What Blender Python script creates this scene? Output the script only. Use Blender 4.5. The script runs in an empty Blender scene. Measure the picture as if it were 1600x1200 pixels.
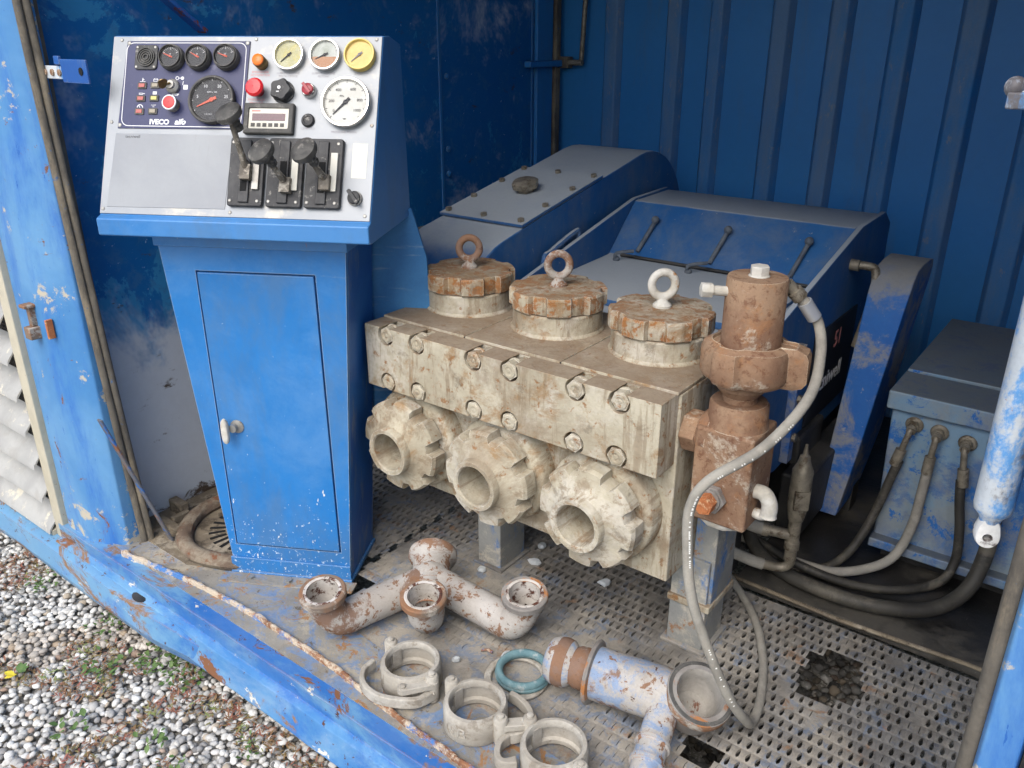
import bpy, bmesh, math, random
import numpy as np
from mathutils import Matrix, Vector, noise as mnoise
random.seed(7); rng = np.random.default_rng(11)
SC = bpy.context.scene
COL = SC.collection
R = math.radians
PI = math.pi

# ------------------------------------------------------------------ camera, world, sun, exposure
cam = bpy.data.cameras.new('camera'); cam.lens = 29.25; cam.sensor_width = 36; cam.clip_end = 500; cam.clip_start = 0.02
camo = bpy.data.objects.new('camera', cam); COL.objects.link(camo)
camo.location = (0, 0, 1.45); camo.rotation_euler = (R(90 - 22.745), 0, R(37.3))
SC.camera = camo
SUN_EL, SUN_AZ = R(49), R(168)      # azimuth measured from +Y towards +X: the light comes from behind the viewer, over the open side
wd = bpy.data.worlds.new('World'); SC.world = wd; wd.use_nodes = True
nt = wd.node_tree; nt.nodes.clear()
sky = nt.nodes.new('ShaderNodeTexSky'); sky.sky_type = 'NISHITA'; sky.sun_disc = False
sky.sun_elevation = SUN_EL; sky.sun_rotation = SUN_AZ; sky.dust_density = 2.2; sky.air_density = 1.0; sky.ozone_density = 0.6
bg = nt.nodes.new('ShaderNodeBackground'); bg.inputs['Strength'].default_value = 0.12
wo = nt.nodes.new('ShaderNodeOutputWorld')
nt.links.new(sky.outputs[0], bg.inputs[0]); nt.links.new(bg.outputs[0], wo.inputs[0])
sl = bpy.data.lights.new('sun', 'SUN'); sl.energy = 1.4; sl.angle = R(48); sl.color = (1.0, 0.98, 0.95)
so = bpy.data.objects.new('sun', sl); COL.objects.link(so)
sd = Vector((math.sin(SUN_AZ) * math.cos(SUN_EL), math.cos(SUN_AZ) * math.cos(SUN_EL), math.sin(SUN_EL)))
so.rotation_euler = (-sd).to_track_quat('-Z', 'Y').to_euler()
SC.view_settings.view_transform = 'Standard'; SC.view_settings.look = 'None'
SC.view_settings.exposure = 0.95; SC.view_settings.gamma = 1.0; SC.view_settings.use_curve_mapping = False

SC.render.engine = 'CYCLES'; cy = SC.cycles
cy.max_bounces = 4; cy.diffuse_bounces = 3; cy.glossy_bounces = 2; cy.transmission_bounces = 2; cy.transparent_max_bounces = 4; cy.caustics_reflective = False; cy.caustics_refractive = False
cy.use_adaptive_sampling = True; cy.adaptive_threshold = 0.03

# ------------------------------------------------------------------ materials
def S(r, g, b):
    f = lambda c: ((c / 255 + 0.055) / 1.055) ** 2.4 if c > 10 else c / 255 / 12.92
    return (f(r), f(g), f(b), 1.0)
class NB:
    def __init__(s, name):
        s.m = bpy.data.materials.new(name); s.m.use_nodes = True; s.t = s.m.node_tree
        s.t.nodes.clear(); s.out = s.n('ShaderNodeOutputMaterial'); s.p = s.n('ShaderNodeBsdfPrincipled')
        s.l(s.p.outputs[0], s.out.inputs[0]); s._co = None
    def n(s, ty, **k):
        x = s.t.nodes.new(ty)
        for a, b in k.items(): setattr(x, a, b)
        return x
    def l(s, a, b): s.t.links.new(a, b)
    def set(s, inp, v):
        if hasattr(v, 'is_output'): s.l(v, inp)
        else: inp.default_value = v
    def co(s):
        if s._co is None:
            tc = s.n('ShaderNodeTexCoord'); oi = s.n('ShaderNodeObjectInfo')
            sc = s.n('ShaderNodeVectorMath', operation='SCALE'); sc.inputs[0].default_value = (7.1, 3.3, 5.7); s.l(oi.outputs['Random'], sc.inputs['Scale'])
            ad = s.n('ShaderNodeVectorMath', operation='ADD'); s.l(tc.outputs['Object'], ad.inputs[0]); s.l(sc.outputs[0], ad.inputs[1])
            s._co = ad.outputs[0]
        return s._co
    def noise(s, scale, detail=6, rough=0.6, dist=0.0, stretch=None, seed=0.0):
        v = s.co()
        if stretch or seed:
            mp = s.n('ShaderNodeMapping'); s.l(v, mp.inputs[0])
            if stretch: mp.inputs['Scale'].default_value = stretch
            mp.inputs['Location'].default_value = (seed, seed * .7, seed * 1.3); v = mp.outputs[0]
        x = s.n('ShaderNodeTexNoise'); x.inputs['Scale'].default_value = scale; x.inputs['Detail'].default_value = min(detail, 8)
        x.inputs['Roughness'].default_value = rough; x.inputs['Distortion'].default_value = dist; s.l(v, x.inputs['Vector'])
        return x.outputs[0]
    def math(s, op, a, b=None, clamp=False):
        x = s.n('ShaderNodeMath', operation=op, use_clamp=clamp); s.set(x.inputs[0], a)
        if b is not None: s.set(x.inputs[1], b)
        return x.outputs[0]
    def step(s, v, lo, hi, a=0.0, b=1.0):
        x = s.n('ShaderNodeMapRange', interpolation_type='SMOOTHSTEP'); s.set(x.inputs[0], v)
        for i, q in zip((1, 2, 3, 4), (lo, hi, a, b)): x.inputs[i].default_value = q
        return x.outputs[0]
    def mix(s, f, a, b):
        x = s.n('ShaderNodeMix', data_type='RGBA'); s.set(x.inputs[0], f); s.set(x.inputs[6], a); s.set(x.inputs[7], b); return x.outputs[2]
    def mixf(s, f, a, b):
        x = s.n('ShaderNodeMix', data_type='FLOAT'); s.set(x.inputs[0], f); s.set(x.inputs[2], a); s.set(x.inputs[3], b); return x.outputs[0]
    def geo(s, w): 
        if not hasattr(s, '_g'): s._g = s.n('ShaderNodeNewGeometry')
        return s._g.outputs[w]
    def sep(s, v, i):
        x = s.n('ShaderNodeSeparateXYZ'); s.l(v, x.inputs[0]); return x.outputs[i]
def worn(name, base, var=None, vscale=3.0, layers=(), dust=None, edge=None, rough=0.5, metal=0.0, bump=0.15, bscale=90.0, spec=0.4, fine=0.12):
    b = NB(name)
    c = base
    if var: c = b.mix(b.step(b.noise(vscale, 4, 0.6, 0.4), 0.36, 0.66), base, var)
    rgh = rough; hgt = None
    for i, L in enumerate(layers):
        n = b.noise(L.get('scale', 8), L.get('detail', 8), L.get('rough', 0.74), L.get('dist', 0.3), L.get('stretch'), seed=3.7 * (i + 1))
        if 'z' in L:
            z0, z1, w = L['z']; g = b.step(b.sep(b.geo('Position'), 2), min(z0, z1), max(z0, z1), 1.0 if z0 < z1 else 0.0, 0.0 if z0 < z1 else 1.0)
            n = b.math('ADD', n, b.math('MULTIPLY', g, w))
        if 'x' in L:
            z0, z1, w = L['x']; g = b.step(b.sep(b.geo('Position'), 0), min(z0, z1), max(z0, z1), 1.0 if z0 < z1 else 0.0, 0.0 if z0 < z1 else 1.0)
            n = b.math('ADD', n, b.math('MULTIPLY', g, w))
        if 'y' in L:
            z0, z1, w = L['y']; g = b.step(b.sep(b.geo('Position'), 1), min(z0, z1), max(z0, z1), 1.0 if z0 < z1 else 0.0, 0.0 if z0 < z1 else 1.0)
            n = b.math('ADD', n, b.math('MULTIPLY', g, w))
        sf = L.get('soft', 0.03); th_ = L['thr'] if L.get('detail', 8) <= 3 else .5 + (L['thr'] - .5) * .74; m = b.step(n, th_ - sf, th_ + sf)
        if 'amt' in L: m = b.math('MULTIPLY', m, L['amt'])
        c = b.mix(m, c, L['col'])
        if 'r' in L: rgh = b.mixf(m, rgh, L['r'])
        if L.get('h'): 
            k = b.math('MULTIPLY', m, L['h']); hgt = k if hgt is None else b.math('ADD', hgt, k)
    if edge:
        edge = dict(edge, thr=edge.get('thr', .8) - .07)
        bv = b.n('ShaderNodeBevel'); bv.samples = 4; bv.inputs[0].default_value = edge.get('rad', 0.006)
        d = b.n('ShaderNodeVectorMath', operation='DOT_PRODUCT'); b.l(bv.outputs[0], d.inputs[0]); b.l(b.geo('Normal'), d.inputs[1])
        e = b.math('SUBTRACT', 1.0, d.outputs['Value'])
        e = b.math('ADD', b.math('MULTIPLY', e, edge.get('gain', 2.2)), b.math('MULTIPLY', b.noise(edge.get('scale', 25), 6, 0.7, seed=21), edge.get('nz', 1.0)))
        m = b.step(e, edge.get('thr', 0.8), edge.get('thr', 0.8) + 0.12)
        c = b.mix(m, c, edge['col'])
    if dust:
        nz = b.sep(b.geo('Normal'), 2)
        m = b.math('MULTIPLY', b.step(b.math('ADD', nz, b.math('MULTIPLY', b.math('SUBTRACT', b.noise(dust.get('scale', 5), 6, 0.65, seed=33), 0.5), dust.get('nz', 0.9))), dust.get('lo', 0.35), dust.get('hi', 0.95)), dust.get('amt', 0.85))
        c = b.mix(m, c, dust['col']); rgh = b.mixf(m, rgh, 0.95)
    if fine:
        f = b.noise(bscale * 1.7, 4, 0.7, seed=9)
        c = b.mix(b.step(f, 0.3, 0.75, 0.0, fine), c, (0.03, 0.028, 0.025, 1)) if fine > 0 else c
    b.set(b.p.inputs['Base Color'], c); b.set(b.p.inputs['Roughness'], rgh); b.p.inputs['Metallic'].default_value = metal
    b.p.inputs['Specular IOR Level'].default_value = spec
    if bump:
        bp = b.n('ShaderNodeBump'); bp.inputs['Strength'].default_value = min(1, bump * 2.2); bp.inputs['Distance'].default_value = 0.0025
        h = b.math('ADD', b.noise(bscale, 6, 0.6, seed=5), b.math('MULTIPLY', b.noise(bscale * 0.12, 4, 0.6, seed=15), 1.6))
        if hgt is not None: h = b.math('ADD', h, hgt)
        b.l(h, bp.inputs['Height']); b.l(bp.outputs[0], b.p.inputs['Normal'])
    return b.m
def plain(name, col, rough=0.5, metal=0.0, spec=0.5, alpha=1.0, **k):
    b = NB(name); b.p.inputs['Base Color'].default_value = col; b.p.inputs['Roughness'].default_value = rough
    b.p.inputs['Metallic'].default_value = metal; b.p.inputs['Specular IOR Level'].default_value = spec; b.p.inputs['Alpha'].default_value = alpha
    return b.m
BLUE = (0.014, 0.165, 0.46, 1); BLUE_L = (0.055, 0.24, 0.66, 1); BLUE_D = (0.008, 0.075, 0.31, 1)
CEM = S(192, 184, 163); DUST = S(150, 146, 136); RUST = S(124, 84, 58); RUST_D = S(88, 58, 42); WHT = S(222, 222, 216)
MT = {}
MT['cabinet'] = worn('cabinet_paint', BLUE, (0.020, 0.185, 0.50, 1), 4, [
    dict(col=(0.10, 0.26, 0.52, 1), scale=2.5, thr=0.62, soft=0.14, amt=0.6, z=(1.05, 0.8, 0.18)),
    dict(col=S(88, 112, 134), scale=3.5, thr=0.60, soft=0.12, amt=.4, z=(0.0, 0.35, 0.10), stretch=(1.5, 1.5, .6)),
    dict(col=WHT, scale=24, thr=0.755, soft=0.014, z=(0.0, 0.75, 0.07), detail=3, rough=.75, stretch=(1.5, 1, 0.7)),
    dict(col=WHT, scale=48, thr=0.75, soft=0.016, z=(0.0, 0.45, 0.085), detail=3, rough=.75, stretch=(1.2, 1, .8)),
    dict(col=S(206, 218, 228), scale=75, thr=0.75, soft=0.03, z=(0.0, 0.4, 0.12), amt=.8, detail=3),
    dict(col=S(150, 104, 84), scale=14, thr=0.775, soft=0.012, detail=2, stretch=(2.5, 1, .7))],
    edge=dict(col=S(152, 164, 172), gain=2.4, thr=0.99, scale=18), rough=0.42, bump=0.08, bscale=45, fine=0.02)
MT['side_blue'] = worn('cabinet_shaded_paint', (0.010, 0.085, 0.33, 1), (0.02, 0.13, 0.40, 1), 4, [  # darker copy of the cabinet blue, shade of the sides put into it
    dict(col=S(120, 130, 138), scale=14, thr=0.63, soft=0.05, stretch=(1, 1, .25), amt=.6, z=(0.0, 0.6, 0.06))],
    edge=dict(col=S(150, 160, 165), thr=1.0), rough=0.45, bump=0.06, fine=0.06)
MT['backplate'] = worn('back_plate_paint', (0.03, 0.15, 0.36, 1), (0.05, 0.2, 0.42, 1), 5, [
    dict(col=S(150, 165, 172), scale=10, thr=0.62, soft=0.06, stretch=(.3, .3, 3), amt=.5)], rough=0.55, bump=0.06)
MT['faded'] = worn('faded_blue_paint', (0.065, 0.225, 0.48, 1), (0.13, 0.31, 0.54, 1), 2.6, [
    dict(col=(0.012, 0.115, 0.47, 1), scale=2.4, thr=0.58, soft=0.1, stretch=(1.6, 1.6, .4), amt=.7),
    dict(col=(0.02, 0.12, 0.42, 1), scale=34, thr=0.70, soft=0.01, stretch=(1.6, 1, .4)),
    dict(col=S(186, 178, 160), scale=11, thr=0.665, soft=0.025, z=(-.05, 0.25, 0.12), r=.9),
    dict(col=RUST, scale=9, thr=0.69, soft=0.02, z=(-.1, 0.3, 0.05), r=.9, dist=.8)],
    edge=dict(col=RUST, gain=1.6, thr=1.02), rough=0.42, bump=0.08, bscale=30, fine=0.05)
MT['sill'] = worn('sill_paint', (0.055, 0.195, 0.43, 1), (0.10, 0.26, 0.48, 1), 5, [
    dict(col=S(126, 156, 188), scale=8, thr=0.54, soft=0.08, stretch=(.4, 1, 1), amt=.6),
    dict(col=(0.014, 0.115, 0.42, 1), scale=4, thr=0.52, soft=0.08, y=(.96, .93, 0.22), amt=.65),
    dict(col=S(120, 165, 190), scale=5, thr=0.60, soft=0.08, x=(-2.05, -1.7, 0.15), amt=.65, stretch=(.5, 1, 1)),
    dict(col=S(215, 208, 192), scale=13, thr=0.685, soft=0.012, y=(1.01, .96, .06), stretch=(.6, 1, 1), r=.9, h=-.3),
    dict(col=S(136, 106, 78), scale=4.5, thr=0.63, soft=0.03, x=(-2.0, -1.75, 0.07), stretch=(.5, 1, 1), r=.95, h=-.4, dist=.7),
    dict(col=RUST, scale=7, thr=0.655, soft=0.015, stretch=(.45, 1, 1), dist=.5, r=.95, h=-.6),
    dict(col=RUST_D, scale=30, thr=0.68, soft=0.02, r=.95)],
    edge=dict(col=S(140, 96, 66), gain=4.0, rad=.008, thr=0.96, scale=13, nz=1.1), rough=0.4, bump=0.12, bscale=35, fine=0.04)
MT['lip'] = worn('rusted_lip', S(158, 112, 80), S(128, 84, 56), 14, [
    dict(col=S(208, 192, 168), scale=22, thr=0.53, soft=0.06, x=(-2.2, -1.2, .10), rough=.85),
    dict(col=S(78, 128, 190), scale=9, thr=0.585, soft=0.04, x=(-2.3, -1.5, .06), rough=.85)], rough=0.9, bump=0.5, bscale=110)
MT['wall'] = worn('rear_wall_paint', (0.020, 0.19, 0.50, 1), (0.030, 0.205, 0.51, 1), 1.5, [
    dict(col=S(86, 112, 136), scale=2.2, thr=0.64, soft=0.1, stretch=(2.5, 1, .5), amt=.4),
    dict(col=S(120, 140, 160), scale=40, thr=0.73, soft=0.02, stretch=(2, 1, .6), amt=.7),
    dict(col=S(110, 60, 45), scale=6, thr=0.78, soft=0.01)], edge=dict(col=S(96, 104, 108), gain=2.2, thr=0.86, rad=.012, scale=12), rough=0.5, bump=0.06, bscale=20, fine=0.05)
MT['rib'] = worn('rib_paint', (0.025, 0.19, 0.48, 1), (0.05, 0.20, 0.46, 1), 3, [dict(col=S(116, 132, 146), scale=3.5, thr=0.48, soft=0.12, stretch=(2, 1, .35), amt=.5), dict(col=S(140, 146, 148), scale=30, thr=.66, soft=.03, stretch=(1, 1, .4), amt=.6)], rough=.6, bump=.1)
MT['wall_left'] = worn('side_wall_paint', (0.006, 0.125, 0.38, 1), (0.010, 0.145, 0.40, 1), 2, [
    dict(col=(0.045, 0.27, 0.52, 1), scale=5, thr=0.665, soft=0.02, z=(0.55, 1.05, 0.10), y=(1.3, 1.9, .05), detail=9, dist=.3, amt=.8),
    dict(col=(0.05, 0.17, 0.36, 1), scale=16, thr=0.60, soft=0.06, z=(.35, .9, .12), amt=.6),
    dict(col=S(206, 210, 214), scale=3, thr=0.72, soft=0.13, z=(0.18, 0.78, 0.60), amt=.95, detail=5),
    dict(col=S(205, 215, 225), scale=45, thr=0.73, soft=0.012, amt=.8),
    dict(col=S(84, 70, 58), scale=12, thr=0.70, soft=0.04, z=(0.0, .12, .14), stretch=(1, .5, 1))], rough=0.45, bump=0.05, bscale=25, fine=0.05)
MT['dusty'] = worn('dusty_blue_steel', (0.013, 0.10, 0.29, 1), (0.022, 0.12, 0.31, 1), 3, [
    dict(col=S(104, 116, 130), scale=5, thr=0.55, soft=0.12, amt=.5, stretch=(1, 1, .6)),
    dict(col=S(165, 160, 150), scale=30, thr=0.71, soft=0.02, amt=.7)],
    dust=dict(col=S(170, 176, 178), lo=0.72, hi=0.99, amt=.9, nz=.30, scale=6), edge=dict(col=S(118, 122, 122), thr=0.95, gain=2.2, rad=.008, scale=14), rough=0.6, bump=0.15, bscale=70, fine=0.06)
MT['guard'] = worn('dusty_guard_steel', (0.012, 0.11, 0.40, 1), (0.02, 0.14, 0.44, 1), 3, [
    dict(col=S(142, 142, 138), scale=5, thr=0.505, soft=0.07, amt=.85, detail=9),
    dict(col=S(175, 170, 160), scale=22, thr=0.70, soft=0.02, amt=.6)],
    dust=dict(col=S(132, 130, 124), lo=0.3, hi=0.9, amt=.85), rough=0.7, bump=0.15, bscale=70, fine=0.08)
MT['tank'] = worn('tank_paint', (0.016, 0.115, 0.36, 1), (0.03, 0.14, 0.38, 1), 3, [
    dict(col=S(128, 156, 172), scale=5, thr=0.55, soft=0.05, detail=9, amt=.8, z=(.47, .36, .12)),
    dict(col=S(136, 140, 138), scale=4, thr=0.50, soft=0.10, detail=9, amt=.75, z=(.1, .40, .05)),
    dict(col=(0.016, 0.13, 0.42, 1), scale=11, thr=0.585, soft=0.03, detail=8, rough=.8)],
    dust=dict(col=S(92, 98, 102), lo=0.6, hi=0.95, amt=.85), edge=dict(col=S(150, 140, 125), thr=1.0), rough=0.6, bump=0.1, fine=0.06)
MT['legs'] = worn('leg_paint', S(150, 150, 144), S(128, 130, 128), 6, [
    dict(col=(0.04, 0.17, 0.44, 1), scale=5, thr=0.57, soft=0.05, detail=9, stretch=(1, 1, .5)),
    dict(col=S(186, 178, 162), scale=9, thr=0.60, soft=0.06), dict(col=S(150, 110, 76), scale=16, thr=.66, soft=.03)], rough=.75, bump=.2)
def cement(name, rustthr=0.60, top=0.0, base=CEM, ecol=S(208, 203, 190), rust=S(146, 102, 62)):
    return worn(name, base, S(168, 159, 138), 6, [
        dict(col=S(204, 198, 185), scale=6, thr=0.56, soft=0.08, amt=.65),
        dict(col=S(132, 114, 92), scale=4, thr=0.555, soft=0.10, amt=.65, dist=.6),
        dict(col=S(150, 118, 80), scale=7, thr=rustthr + .02, soft=0.06, detail=10, dist=.5, h=-.4, amt=.75),
        dict(col=rust, scale=34, thr=rustthr + .05, soft=0.04, detail=6, h=-.3, amt=.85),
        dict(col=S(104, 94, 80), scale=18, thr=0.645, soft=0.06, amt=.5),
        dict(col=S(128, 108, 84), scale=9, thr=0.575, soft=0.05, amt=.55, stretch=(2.6, 2.6, .28))],
        dust=dict(col=S(138, 120, 100), lo=.75, hi=1.02, amt=top, nz=.5) if top else None,
        edge=dict(col=ecol, thr=1.0, gain=2.0, scale=20, rad=.006), rough=0.9, bump=0.35, bscale=80, spec=.2, fine=0.10)
MT['cement'] = cement('cement_caked_steel', 0.595, .8, ecol=S(142, 116, 90))
MT['cement_nut'] = cement('cement_caked_nut', 0.625)
MT['cement_rusty'] = cement('cement_rusty_cap', 0.49, .4, rust=S(152, 98, 52))
MT['bolt'] = cement('caked_bolt', 0.60)
MT['rust'] = worn('rusty_valve_steel', S(146, 116, 92), S(128, 98, 78), 7, [
    dict(col=S(164, 138, 112), scale=5, thr=0.56, soft=0.08, amt=.6),
    dict(col=S(160, 112, 72), scale=12, thr=0.60, soft=0.06, amt=.5),
    dict(col=S(190, 180, 162), scale=9, thr=0.62, soft=0.05, rough=.8, h=.4, amt=.8),
    dict(col=S(104, 70, 52), scale=60, thr=0.60, soft=0.06, amt=.7)],
    edge=dict(col=S(208, 194, 170), thr=0.99, gain=2.0, scale=22, rad=.005), rough=0.85, bump=0.25, bscale=120, spec=.25)
MT['rust_orange'] = worn('orange_rust_bolt', S(190, 118, 72), S(168, 100, 60), 30, [dict(col=S(214, 176, 136), scale=60, thr=.6, soft=.05)], rough=.9, bump=.3, bscale=200)
MT['lime'] = worn('lime_white', S(204, 201, 192), S(184, 178, 164), 20, [dict(col=S(170, 130, 92), scale=18, thr=.66, soft=.03)], rough=.9, bump=.4, bscale=90)
def pipe(name, rthr, blue=None, seed=0):
    L = [dict(col=S(158, 152, 142), scale=6, thr=0.55, soft=0.1, amt=.7)]
    if blue: L.append(dict(col=S(98, 142, 190), scale=9, thr=blue, soft=0.05, detail=9, rough=.82, amt=.6))
    L += [dict(col=S(132, 106, 90), scale=5.5, thr=rthr, soft=0.04, detail=11, rough=.78, dist=.4),
          dict(col=S(134, 102, 80), scale=26, thr=rthr + .055, soft=0.03, detail=4),
          dict(col=S(84, 58, 44), scale=50, thr=0.685, soft=0.02)]
    return worn(name, S(186, 181, 174), S(166, 159, 150), 5, L, edge=dict(col=S(168, 110, 70), thr=1.05, gain=1.6, scale=15), rough=.8, bump=.2, bscale=110, spec=.3)
MT['manifold'] = pipe('rusty_white_pipe', 0.535)
MT['eye_rust'] = pipe('rusty_eye', 0.50)
MT['tee'] = pipe('blue_white_pipe', 0.585, 0.535)
MT['tee_band'] = pipe('rust_band_pipe', 0.44)
MT['ringrust'] = worn('rusty_ring', S(142, 104, 76), S(124, 112, 100), 20, [dict(col=S(176, 168, 156), scale=15, thr=.58, soft=.05)], rough=.85, bump=.3)
MT['ringgrey'] = worn('grey_ring', S(150, 146, 140), S(128, 122, 116), 20, [dict(col=S(168, 112, 66), scale=14, thr=.60, soft=.05)], rough=.8, bump=.2)
MT['innerpipe'] = worn('inner_pipe', S(206, 200, 192), S(180, 172, 160), 12, [dict(col=S(86, 50, 36), scale=14, thr=.56, soft=.03), dict(col=S(60, 40, 32), scale=40, thr=.64, soft=.03)], rough=.9, bump=.3)
MT['innergrey'] = worn('grey_bore', S(170, 165, 156), S(150, 146, 138), 12, [dict(col=S(120, 80, 62), scale=16, thr=.63, soft=.03)], rough=.9, bump=.3)
MT['clamp'] = worn('dusty_clamp', S(176, 170, 158), S(158, 151, 139), 14, [dict(col=S(198, 193, 182), scale=9, thr=.56, soft=.08, amt=.7), dict(col=S(132, 122, 108), scale=22, thr=.62, soft=.05, amt=.7)], rough=.95, bump=.25, bscale=150, spec=.15, fine=.08)
MT['rubber_teal'] = worn('teal_rubber', S(110, 142, 146), S(88, 122, 128), 20, [dict(col=S(170, 176, 172), scale=25, thr=.6, soft=.06, amt=.7)], rough=.7, bump=.1)
MT['grating'] = worn('dusty_grating', S(148, 145, 139), S(126, 123, 118), 4, [
    dict(col=S(168, 160, 146), scale=5, thr=.54, soft=.1, amt=.75, y=(1.1, 1.6, .12)),
    dict(col=S(108, 126, 150), scale=22, thr=.61, soft=.05, y=(1.2, 1.7, .05), amt=.65),
    dict(col=S(150, 112, 76), scale=11, thr=.66, soft=.04, y=(1.05, 1.4, .06), amt=.7),
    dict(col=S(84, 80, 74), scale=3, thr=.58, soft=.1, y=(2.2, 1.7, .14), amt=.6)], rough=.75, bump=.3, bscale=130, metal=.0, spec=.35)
MT['plate'] = worn('worn_floor_plate', S(152, 147, 136), S(134, 130, 122), 6, [
    dict(col=S(104, 134, 172), scale=11, thr=.53, soft=.06, detail=10, rough=.8, amt=.8, dist=.8),
    dict(col=S(176, 166, 146), scale=5, thr=.565, soft=.05, detail=10, amt=.8),
    dict(col=S(156, 118, 82), scale=14, thr=.60, soft=.03, detail=10, rough=.75, dist=.7),
    dict(col=S(104, 94, 80), scale=24, thr=.66, soft=.03)], rough=.9, bump=.45, bscale=60, spec=.2)
MT['mud'] = worn('mud_floor', S(140, 128, 108), S(112, 102, 88), 5, [dict(col=S(162, 152, 134), scale=7, thr=.58, soft=.07), dict(col=S(80, 72, 62), scale=12, thr=.62, soft=.06)], rough=.95, bump=.6, bscale=50, spec=.15)
MT['oily'] = worn('oily_floor', (0.012, 0.012, 0.012, 1), (0.03, 0.028, 0.026, 1), 5, [
    dict(col=S(92, 88, 80), scale=4, thr=.60, soft=.1, y=(2.0, 2.15, .16), r=.9, amt=.8),
    dict(col=S(200, 200, 196), scale=140, thr=.74, soft=.01)], rough=.3, bump=.3, bscale=60)
MT['seal'] = worn('old_rubber_seal', S(104, 98, 88), S(84, 79, 72), 12, [dict(col=S(140, 128, 108), scale=6, thr=.58, soft=.08, stretch=(1, 1, .3)), dict(col=S(70, 100, 140), scale=30, thr=.70, soft=.02)], rough=.85, bump=.3)
MT['cream'] = worn('cream_paint', S(198, 190, 168), S(184, 176, 154), 5, [dict(col=S(150, 112, 78), scale=24, thr=.72, soft=.015), dict(col=S(170, 165, 155), scale=4, thr=.6, soft=.1, amt=.5)], rough=.55, bump=.15, bscale=50, fine=.04)
MT['slat'] = worn('grey_white_slat', S(176, 175, 170), S(160, 159, 155), 6, [dict(col=S(160, 157, 150), scale=14, thr=.6, soft=.06, amt=.6), dict(col=S(206, 199, 180), scale=6, thr=.64, soft=.03)], rough=.6, bump=.1, bscale=45, fine=.05)
MT['alu'] = worn('brushed_face_plate', S(152, 155, 158), S(142, 146, 150), 3, [dict(col=S(188, 182, 168), scale=6, thr=.66, soft=.08, z=(1.05, 1.12, .06), amt=.8), dict(col=S(150, 146, 138), scale=60, thr=.72, soft=.02, amt=.6)], rough=.42, bump=.03, bscale=60, metal=.25, fine=.02)
MT['alu_plate'] = worn('blank_steel_plate', S(146, 149, 152), S(137, 140, 144), 4, [dict(col=S(140, 142, 142), scale=22, thr=.635, soft=.03, stretch=(5, .6, 1), amt=.55)], rough=.5, bump=.04, bscale=60, metal=.15, fine=.03)
MT['navy'] = worn('navy_panel', S(52, 56, 92), S(60, 63, 96), 5, [dict(col=S(120, 120, 140), scale=20, thr=.68, soft=.04, amt=.5), dict(col=S(170, 165, 150), scale=70, thr=.74, soft=.02, amt=.7)], rough=.45, bump=.03, fine=.04)
MT['black'] = worn('dusty_black_plastic', (0.022, 0.022, 0.024, 1), (0.05, 0.05, 0.05, 1), 25, [dict(col=S(150, 146, 138), scale=40, thr=.66, soft=.04, amt=.7)], rough=.5, bump=.05, fine=0)
MT['blackgrey'] = worn('dusty_knob', S(58, 57, 55), S(84, 82, 78), 30, [dict(col=S(140, 136, 128), scale=50, thr=.64, soft=.05, amt=.7)], rough=.6, bump=.1, fine=0)
MT['lever'] = worn('worn_lever_steel', S(128, 120, 108), S(92, 86, 78), 40, [dict(col=S(178, 170, 156), scale=50, thr=.58, soft=.05)], rough=.6, bump=.2, metal=.3)
MT['darkframe'] = worn('grey_frame', S(72, 71, 68), S(92, 90, 86), 20, [dict(col=S(130, 126, 118), scale=30, thr=.62, soft=.05, amt=.6)], rough=.6, bump=.05)
MT['chrome'] = plain('chrome', (0.60, 0.59, 0.57, 1), 0.14, 1.0)
MT['steel'] = worn('dull_steel', S(168, 166, 160), S(150, 147, 140), 30, [dict(col=S(120, 100, 80), scale=40, thr=.64, soft=.05)], rough=.45, metal=.5, bump=.1)
MT['brass'] = worn('brass_key', S(150, 128, 84), S(120, 104, 74), 60, rough=.4, metal=.7, bump=.05)
MT['dial_black'] = plain('dial_black', (0.02, 0.022, 0.028, 1), .5)
MT['dial_white'] = worn('dial_white', S(226, 226, 218), S(214, 212, 202), 20, rough=.5, bump=0, fine=0)
MT['dial_cream'] = worn('dial_yellowed', S(206, 204, 168), S(190, 186, 140), 30, [dict(col=S(214, 200, 120), scale=20, thr=.58, soft=.1)], rough=.45, bump=0, fine=0)
MT['dial_yellow'] = worn('dial_amber', S(232, 206, 116), S(222, 194, 104), 30, rough=.3, bump=0, fine=0)
MT['dial_mixed'] = worn('dial_mixed', S(200, 204, 196), S(150, 158, 140), 20, rough=.4, bump=0, fine=0)
MT['oilstain'] = plain('oil_stain', S(176, 120, 74), .35)
MT['white'] = plain('white_print', (0.8, 0.8, 0.8, 1), .6)
MT['ink'] = plain('dark_print', S(52, 52, 56), .7)
MT['redink'] = plain('red_print', S(196, 128, 124), .7)
MT['greyink'] = plain('grey_print', S(138, 132, 136), .7)
MT['red'] = plain('red_plastic', S(214, 40, 48), .35)
MT['reddull'] = plain('red_button', S(206, 66, 66), .5)
MT['darkred'] = plain('dark_red_plastic', S(150, 30, 44), .35)
MT['orange'] = plain('orange_lens', S(236, 120, 36), .3)
MT['lens_red'] = plain('lens_red', S(176, 92, 84), .4); MT['lens_yel'] = plain('lens_yellow', S(190, 182, 104), .4); MT['lens_gry'] = plain('lens_grey', S(150, 140, 120), .4)
MT['needle_red'] = plain('needle_red', S(220, 96, 70), .5)
MT['display'] = plain('display_window', S(74, 22, 44), .15)
MT['sticker'] = worn('sticker', S(222, 220, 208), S(214, 210, 196), 20, rough=.7, bump=.02, fine=0)
MT['glass'] = plain('gauge_glass', (0, 0, 0, 1), .06, alpha=.12)
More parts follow.
